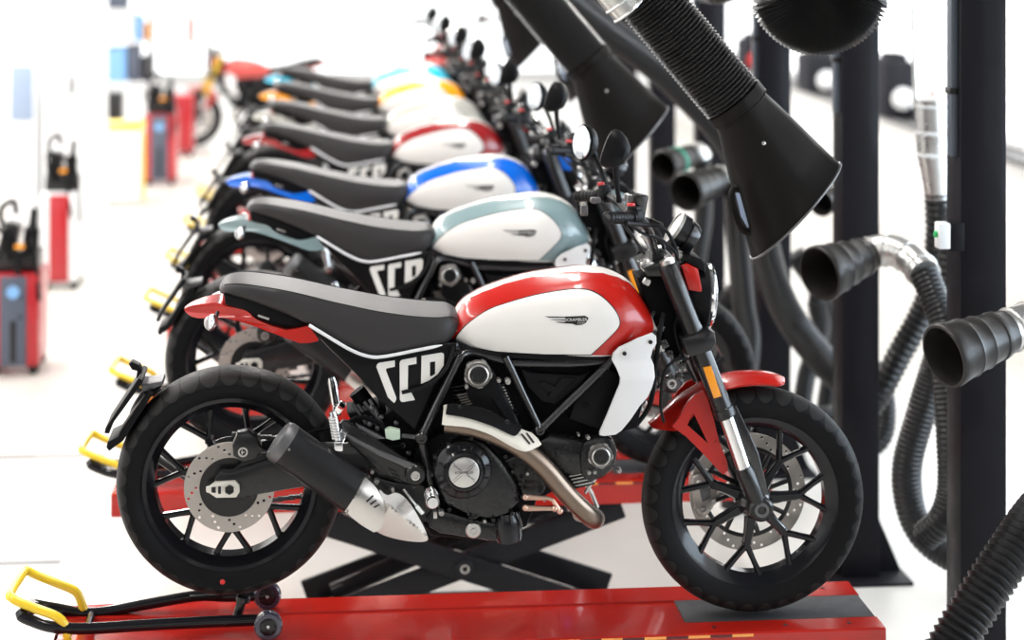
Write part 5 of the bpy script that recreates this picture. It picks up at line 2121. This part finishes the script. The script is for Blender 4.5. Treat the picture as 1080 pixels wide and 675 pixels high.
structure(link('wall_left', bm, M['wall']))

# galvanised duct between the first two posts
dt = empty('air_duct', (0, 0, 0))
q = (5.643 + 2.1) / F
bm = newbm()
pp = [Wp(x, y, 2.1) for x, y in ((983, 104), (984, 130), (984.5, 163), (987, 190), (989, 216))]
tube(bm, pp, [19 * q, 18.5 * q, 18 * q, 14.5 * q, 12 * q], 28)
link('duct_pipe', bm, M['galv'], dt)
for yy in (112, 140, 163):
    bm = newbm()
    c = Wp(984, yy, 2.1)
    torus(bm, c, (0, 0, 1), 18.8 * q, 1.8 * q, 32, 8)
    link('duct_ring', bm, M['cabinet'], dt)
bm = newbm()
tube(bm, [Wp(966, 112, 2.1), Wp(963, 0, 2.1), Wp(960, -120, 2.1)], 3.0 * q, 10)
link('hanger_rod', bm, M['galv'], dt)
tag(dt, 'silver ringed air duct ending in a black hose left of the nearest post', 'air duct')

# cone standing on the window ledge
sp = Vector((WX - 0.02, 0, 0.94))
cn = empty('traffic_cone', (4.86, 7.0, 0.94))
D = 0


def at_wall(px, x):
    """depth y of a thing at side position x seen at pixel column px"""
    k = (px - 540.0) / F
    d = FWD + RIGHT * k
    t = (x - CAM.x) / d.x
    return (CAM + d * t).y


yc = at_wall(984, 4.82)
cn.location = (4.82, yc, 0.94)
bm = newbm()
lathe(bm, [(0.0, 0.085), (0.02, 0.08), (0.025, 0.062), (0.33, 0.012), (0.335, 0.0)], (0, 0, 0), (0, 0, 1), 24)
link('cone_body', bm, M['rust'], cn)
tag(cn, 'brick-red cone standing on the window ledge above the air duct', 'cone')
# dark machines on the ledge farther along
for px, w_, h_, lab in ((940, 0.26, 0.46, 'black machine with pale dial on the window ledge, right of the second post'), (862, 0.30, 0.36, 'dark machine with white drum on the window ledge, left of the second post'), (790, 0.2, 0.34, 'dark apparatus with red bottle on the ledge, right of the fourth post')):
    y = at_wall(px, 4.80)
    m = empty('bench_machine', (4.80, y, 0.94))
    bm = newbm()
    box(bm, (0, 0, h_ / 2), (w_, 0.5, h_), 0.05)
    box(bm, (0.02, 0, h_ * .98), (w_ * .6, 0.3, 0.12), 0.03)
    link('machine_body', bm, M['person'], m)
    bm = newbm()
    ellipsoid(bm, (0.02, -0.26, h_ * .35), (0.09, 0.04, 0.09))
    link('drum', bm, M['cabinet'] if px != 790 else M['redsw'], m)
    tag(m, lab, 'machine', 'machines on the window ledge')

# =============================================================== LEFT SIDE
def ground(px, py):
    d = FWD + RIGHT * ((px - 540.0) / F) + Vector((0, 0, -(py - HOR) / F))
    t = -CAM.z / d.z
    return CAM + d * t


def cart(px, py, w_, dp, h_, label, frontm, sidem, badge=True, stuff=True, seed=0):
    rnd = random.Random(seed)
    g = ground(px, py)
    root = empty('service_cart', (g.x, g.y + dp / 2, 0), 0)
    bm = newbm()
    box(bm, (0, 0, 0.05 + h_ / 2), (w_, dp, h_), 0.015)
    link('cart_body', bm, sidem, root)
    bm = newbm()
    box(bm, (0, -dp / 2 - 0.004, 0.05 + h_ / 2), (w_ * 0.52, 0.016, h_ * 0.98), 0.004)
    f = link('front_panel', bm, frontm, root)
    if badge:
        bm = newbm()
        lathe(bm, [(0, w_ * 0.13), (0.006, w_ * 0.13), (0.006, 0)], (0.0, -dp / 2 - 0.011, 0.05 + h_ * 0.82), (0, -1, 0), 24)
        link('round_badge', bm, M['skyblue'], f)
        bm = newbm()
        box(bm, (0, -dp / 2 - 0.010, 0.05 + h_ * 0.28), (w_ * 0.13, 0.01, h_ * 0.46), 0.006)
        link('panel_slot', bm, M['black'], f)
    for sx in (-1, 1):
        for sy in (-1, 1):
            bm = newbm()
            lathe(bm, [(-0.012, 0.02), (-0.012, 0.03), (0.012, 0.03), (0.012, 0.02)], (sx * w_ * .38, sy * dp * .38, 0.03), (0, 1, 0), 16)
            box(bm, (sx * w_ * .38, sy * dp * .38, 0.052), (0.03, 0.03, 0.02), 0.003)
            link('castor', bm, M['black'], root)
    if stuff:
        bm = newbm()
        box(bm, (0, 0.04, 0.05 + h_ + 0.05), (w_ * 0.86, dp * .7, 0.10), 0.015)
        link('top_tray', bm, M['satin'], root)
        bm = newbm()
        box(bm, (-w_ * .18, 0.0, 0.05 + h_ + 0.17), (w_ * 0.36, dp * .4, 0.20), 0.02, Matrix.Rotation(0.25, 3, 'Y'))
        link('tool_case', bm, M['satin'], root)
        bm = newbm()
        lathe(bm, [(0, w_ * .16), (0.13, w_ * .16), (0.15, w_ * .08), (0.24, w_ * .07), (0.25, 0)], (w_ * .24, -0.04, 0.05 + h_ + 0.10), (0.1, 0, 1), 18)
        link('black_canister', bm, M['plastic'], root)
        bm = newbm()
        for k in range(4):
            x0, x1 = rnd.uniform(-.4, 0) * w_, rnd.uniform(0, .45) * w_
            tube(bm, cr([(x0, -dp * .3, h_ + .12), (x0 - .03, -dp * .36, h_ + rnd.uniform(.24, .34)), ((x0 + x1) / 2, -dp * .3, h_ + rnd.uniform(.15, .30)), (x1, -dp * .36, h_ + rnd.uniform(.1, .26)), (x1 + .04, -dp * .52, h_ - rnd.uniform(0, .2))], 6), 0.009, 8)
        tube(bm, cr([(-w_ * .3, 0, h_ + .25), (-w_ * .36, 0, h_ + .38), (-w_ * .1, -.02, h_ + .43), (-w_ * .04, -.02, h_ + .36)], 6), 0.016, 8)
        link_each('cable_loop', bm, M['cable'], root)
        bm = newbm()
        box(bm, (w_ * .1, -dp * .38, h_ + 0.20), (w_ * .2, 0.03, 0.025), 0.006)
        link('orange_tag', bm, M['orange'], root)
    tag(root, label, 'service cart', 'red service carts on the left')
    return root


cart(14, 397, 0.27, 0.42, 0.50, 'nearest red and dark blue service cart at the left edge, cables on top', M['navy'], M['cartred'], seed=1)
cart(62, 306, 0.25, 0.40, 0.60, 'tall service cart with plain red front, second along the left side', M['cartred'], M['cabinet'], False, True, 2)
cart(168, 196, 0.30, 0.5, 0.62, 'far red cart with dark blue front beside the white bin', M['navy'], M['cartred'], True, True, 3)
cart(192, 165, 0.22, 0.5, 0.60, 'farthest crimson cart, just left of the loose red motorcycle', M['cartred'], M['cartred'], False, False, 4)

g = ground(127, 213)
bn = empty('waste_bin', (g.x, g.y, 0))
bm = newbm()
secs = []
for z, s in ((0.02, 0.88), (0.03, 0.92), (0.60, 1.0), (0.64, 1.02), (0.645, 1.02)):
    secs.append([(0.2 * s * sx, 0.2 * s * sy, z) for sx, sy in ((-1, -1), (1, -1), (1, 1), (-1, 1))])
loft(bm, secs)
link('bin_body', bm, M['binwhite'], bn)
bm = newbm()
box(bm, (0, 0, 0.68), (0.41, 0.41, 0.07), 0.02)
link('bin_lid', bm, M['binyellow'], bn)
bm = newbm()
box(bm, (0.212, -0.1, 0.33), (0.02, 0.12, 0.6), 0.005)
link('side_strip', bm, M['binyellow'], bn)
tag(bn, 'white waste bin with a yellow lid on the left', 'bin')

g = ground(76, 262)
cb = empty('tall_cabinet', (g.x, g.y + 0.25, 0))
bm = newbm()
box(bm, (0, 0, 1.2), (0.44, 0.5, 2.4), 0.01)
link('cabinet_body', bm, M['cabinet'], cb)
for sx in (-1, 1):
    bm = newbm()
    box(bm, (sx * 0.108, -0.255, 1.2), (0.20, 0.016, 2.3), 0.004)
    d = link('cabinet_door', bm, M['cabinet'], cb)
    bm = newbm()
    box(bm, (sx * 0.02, -0.272, 1.25), (0.012, 0.02, 0.14), 0.003)
    link('door_handle', bm, M['grey'], d)
tag(cb, 'tall white two-door cabinet on the left', 'cabinet')
# blue-grey locker at the left edge
g = ground(22, 262)
lk = empty('low_locker', (g.x, g.y + 0.25, 0))
bm = newbm()
box(bm, (0, 0, 0.75), (0.22, 0.4, 1.5), 0.01)
link('locker_body', bm, M['cabinet'], lk)
bm = newbm()
box(bm, (0, -0.206, 1.18), (0.17, 0.02, 0.42), 0.005)
link('screen_panel', bm, M['bluegrey'], lk)
tag(lk, 'white locker with a blue-grey panel behind the nearest service cart', 'locker')

# shelf rack with boxes
RY = 15.6


def rk(px, py, y=RY):
    return Wp(px, py, y)


rx0, rx1 = rk(106, 0).x, rk(160, 0).x
rack = empty('shelf_rack', ((rx0 + rx1) / 2, RY + 0.25, 0))
hw = (rx1 - rx0) / 2
for sx in (-1, 1):
    for sy in (-1, 1):
        bm = newbm()
        box(bm, (sx * (hw - 0.02), sy * 0.23, 1.0), (0.03, 0.03, 2.0), 0.002)
        link('upright', bm, M['grey'], rack)
levels = [rk(130, p).z for p in (130, 87, 44, 10)]
for z in levels:
    bm = newbm()
    box(bm, (0, 0, z - 0.012), (2 * hw, 0.5, 0.024), 0.003)
    link('shelf', bm, M['cabinet'], rack)
tag(rack, 'open shelf rack of stored boxes behind the white bin', 'shelf rack')
for x0, x1, y0, y1, m, lab in (
        (108, 128, 129.5, 98, 'satin', 'black box on the lowest visible rack shelf'),
        (131, 153, 129.5, 92, 'cabinet', 'lilac-white box on the lowest visible rack shelf'),
        (108, 133, 86.5, 50, 'skyblue', 'sky-blue crate on the middle rack shelf'),
        (134, 147, 86.5, 46, 'navy', 'dark grey box right of the sky-blue crate'),
        (149, 160, 86.5, 60, 'person', 'dark purple bundle at the right end of the middle rack shelf'),
        (106, 140, 43.5, 14, 'cabinet', 'large white carton on the upper rack shelf'),
        (142, 150, 43.5, 16, 'skyblue', 'small blue box right of the white carton'),
        (152, 159, 43.5, 24, 'orange', 'small orange box at the end of the upper rack shelf'),
        (112, 134, 9.5, -20, 'navy', 'dark box on the top rack shelf')):
    a, b_ = rk(x0, y0), rk(x1, y1)
    bxo = empty('storage_box', ((a.x + b_.x) / 2, RY + 0.22, a.z))
    wd, hh = abs(b_.x - a.x), b_.z - a.z
    bm = newbm()
    box(bm, (0, 0, hh * 0.46), (wd * .96, 0.34, hh * 0.92), 0.012)
    link('box_body', bm, M[m], bxo)
    bm = newbm()
    box(bm, (0, 0, hh * 0.95), (wd, 0.36, hh * 0.10), 0.008)
    link('box_lid', bm, M[m], bxo)
    tag(bxo, lab, 'box', 'boxes on the shelf rack')
# red extinguisher on the far wall
p = Wp(201, 48, 26.8)
ex = empty('fire_extinguisher', (p.x, 26.885, p.z))
bm = newbm()
lathe(bm, [(0, 0.05), (0.01, 0.058), (0.42, 0.058), (0.47, 0.035), (0.50, 0.02), (0.52, 0.02)], (0, 0, 0), (0, 0, 1), 20)
link('cylinder', bm, M['extred'], ex)
bm = newbm()
box(bm, (0, -0.02, 0.535), (0.05, 0.09, 0.03), 0.005)
link('valve', bm, M['black'], ex)
tag(ex, 'slim red extinguisher hanging on the far white wall', 'fire extinguisher')
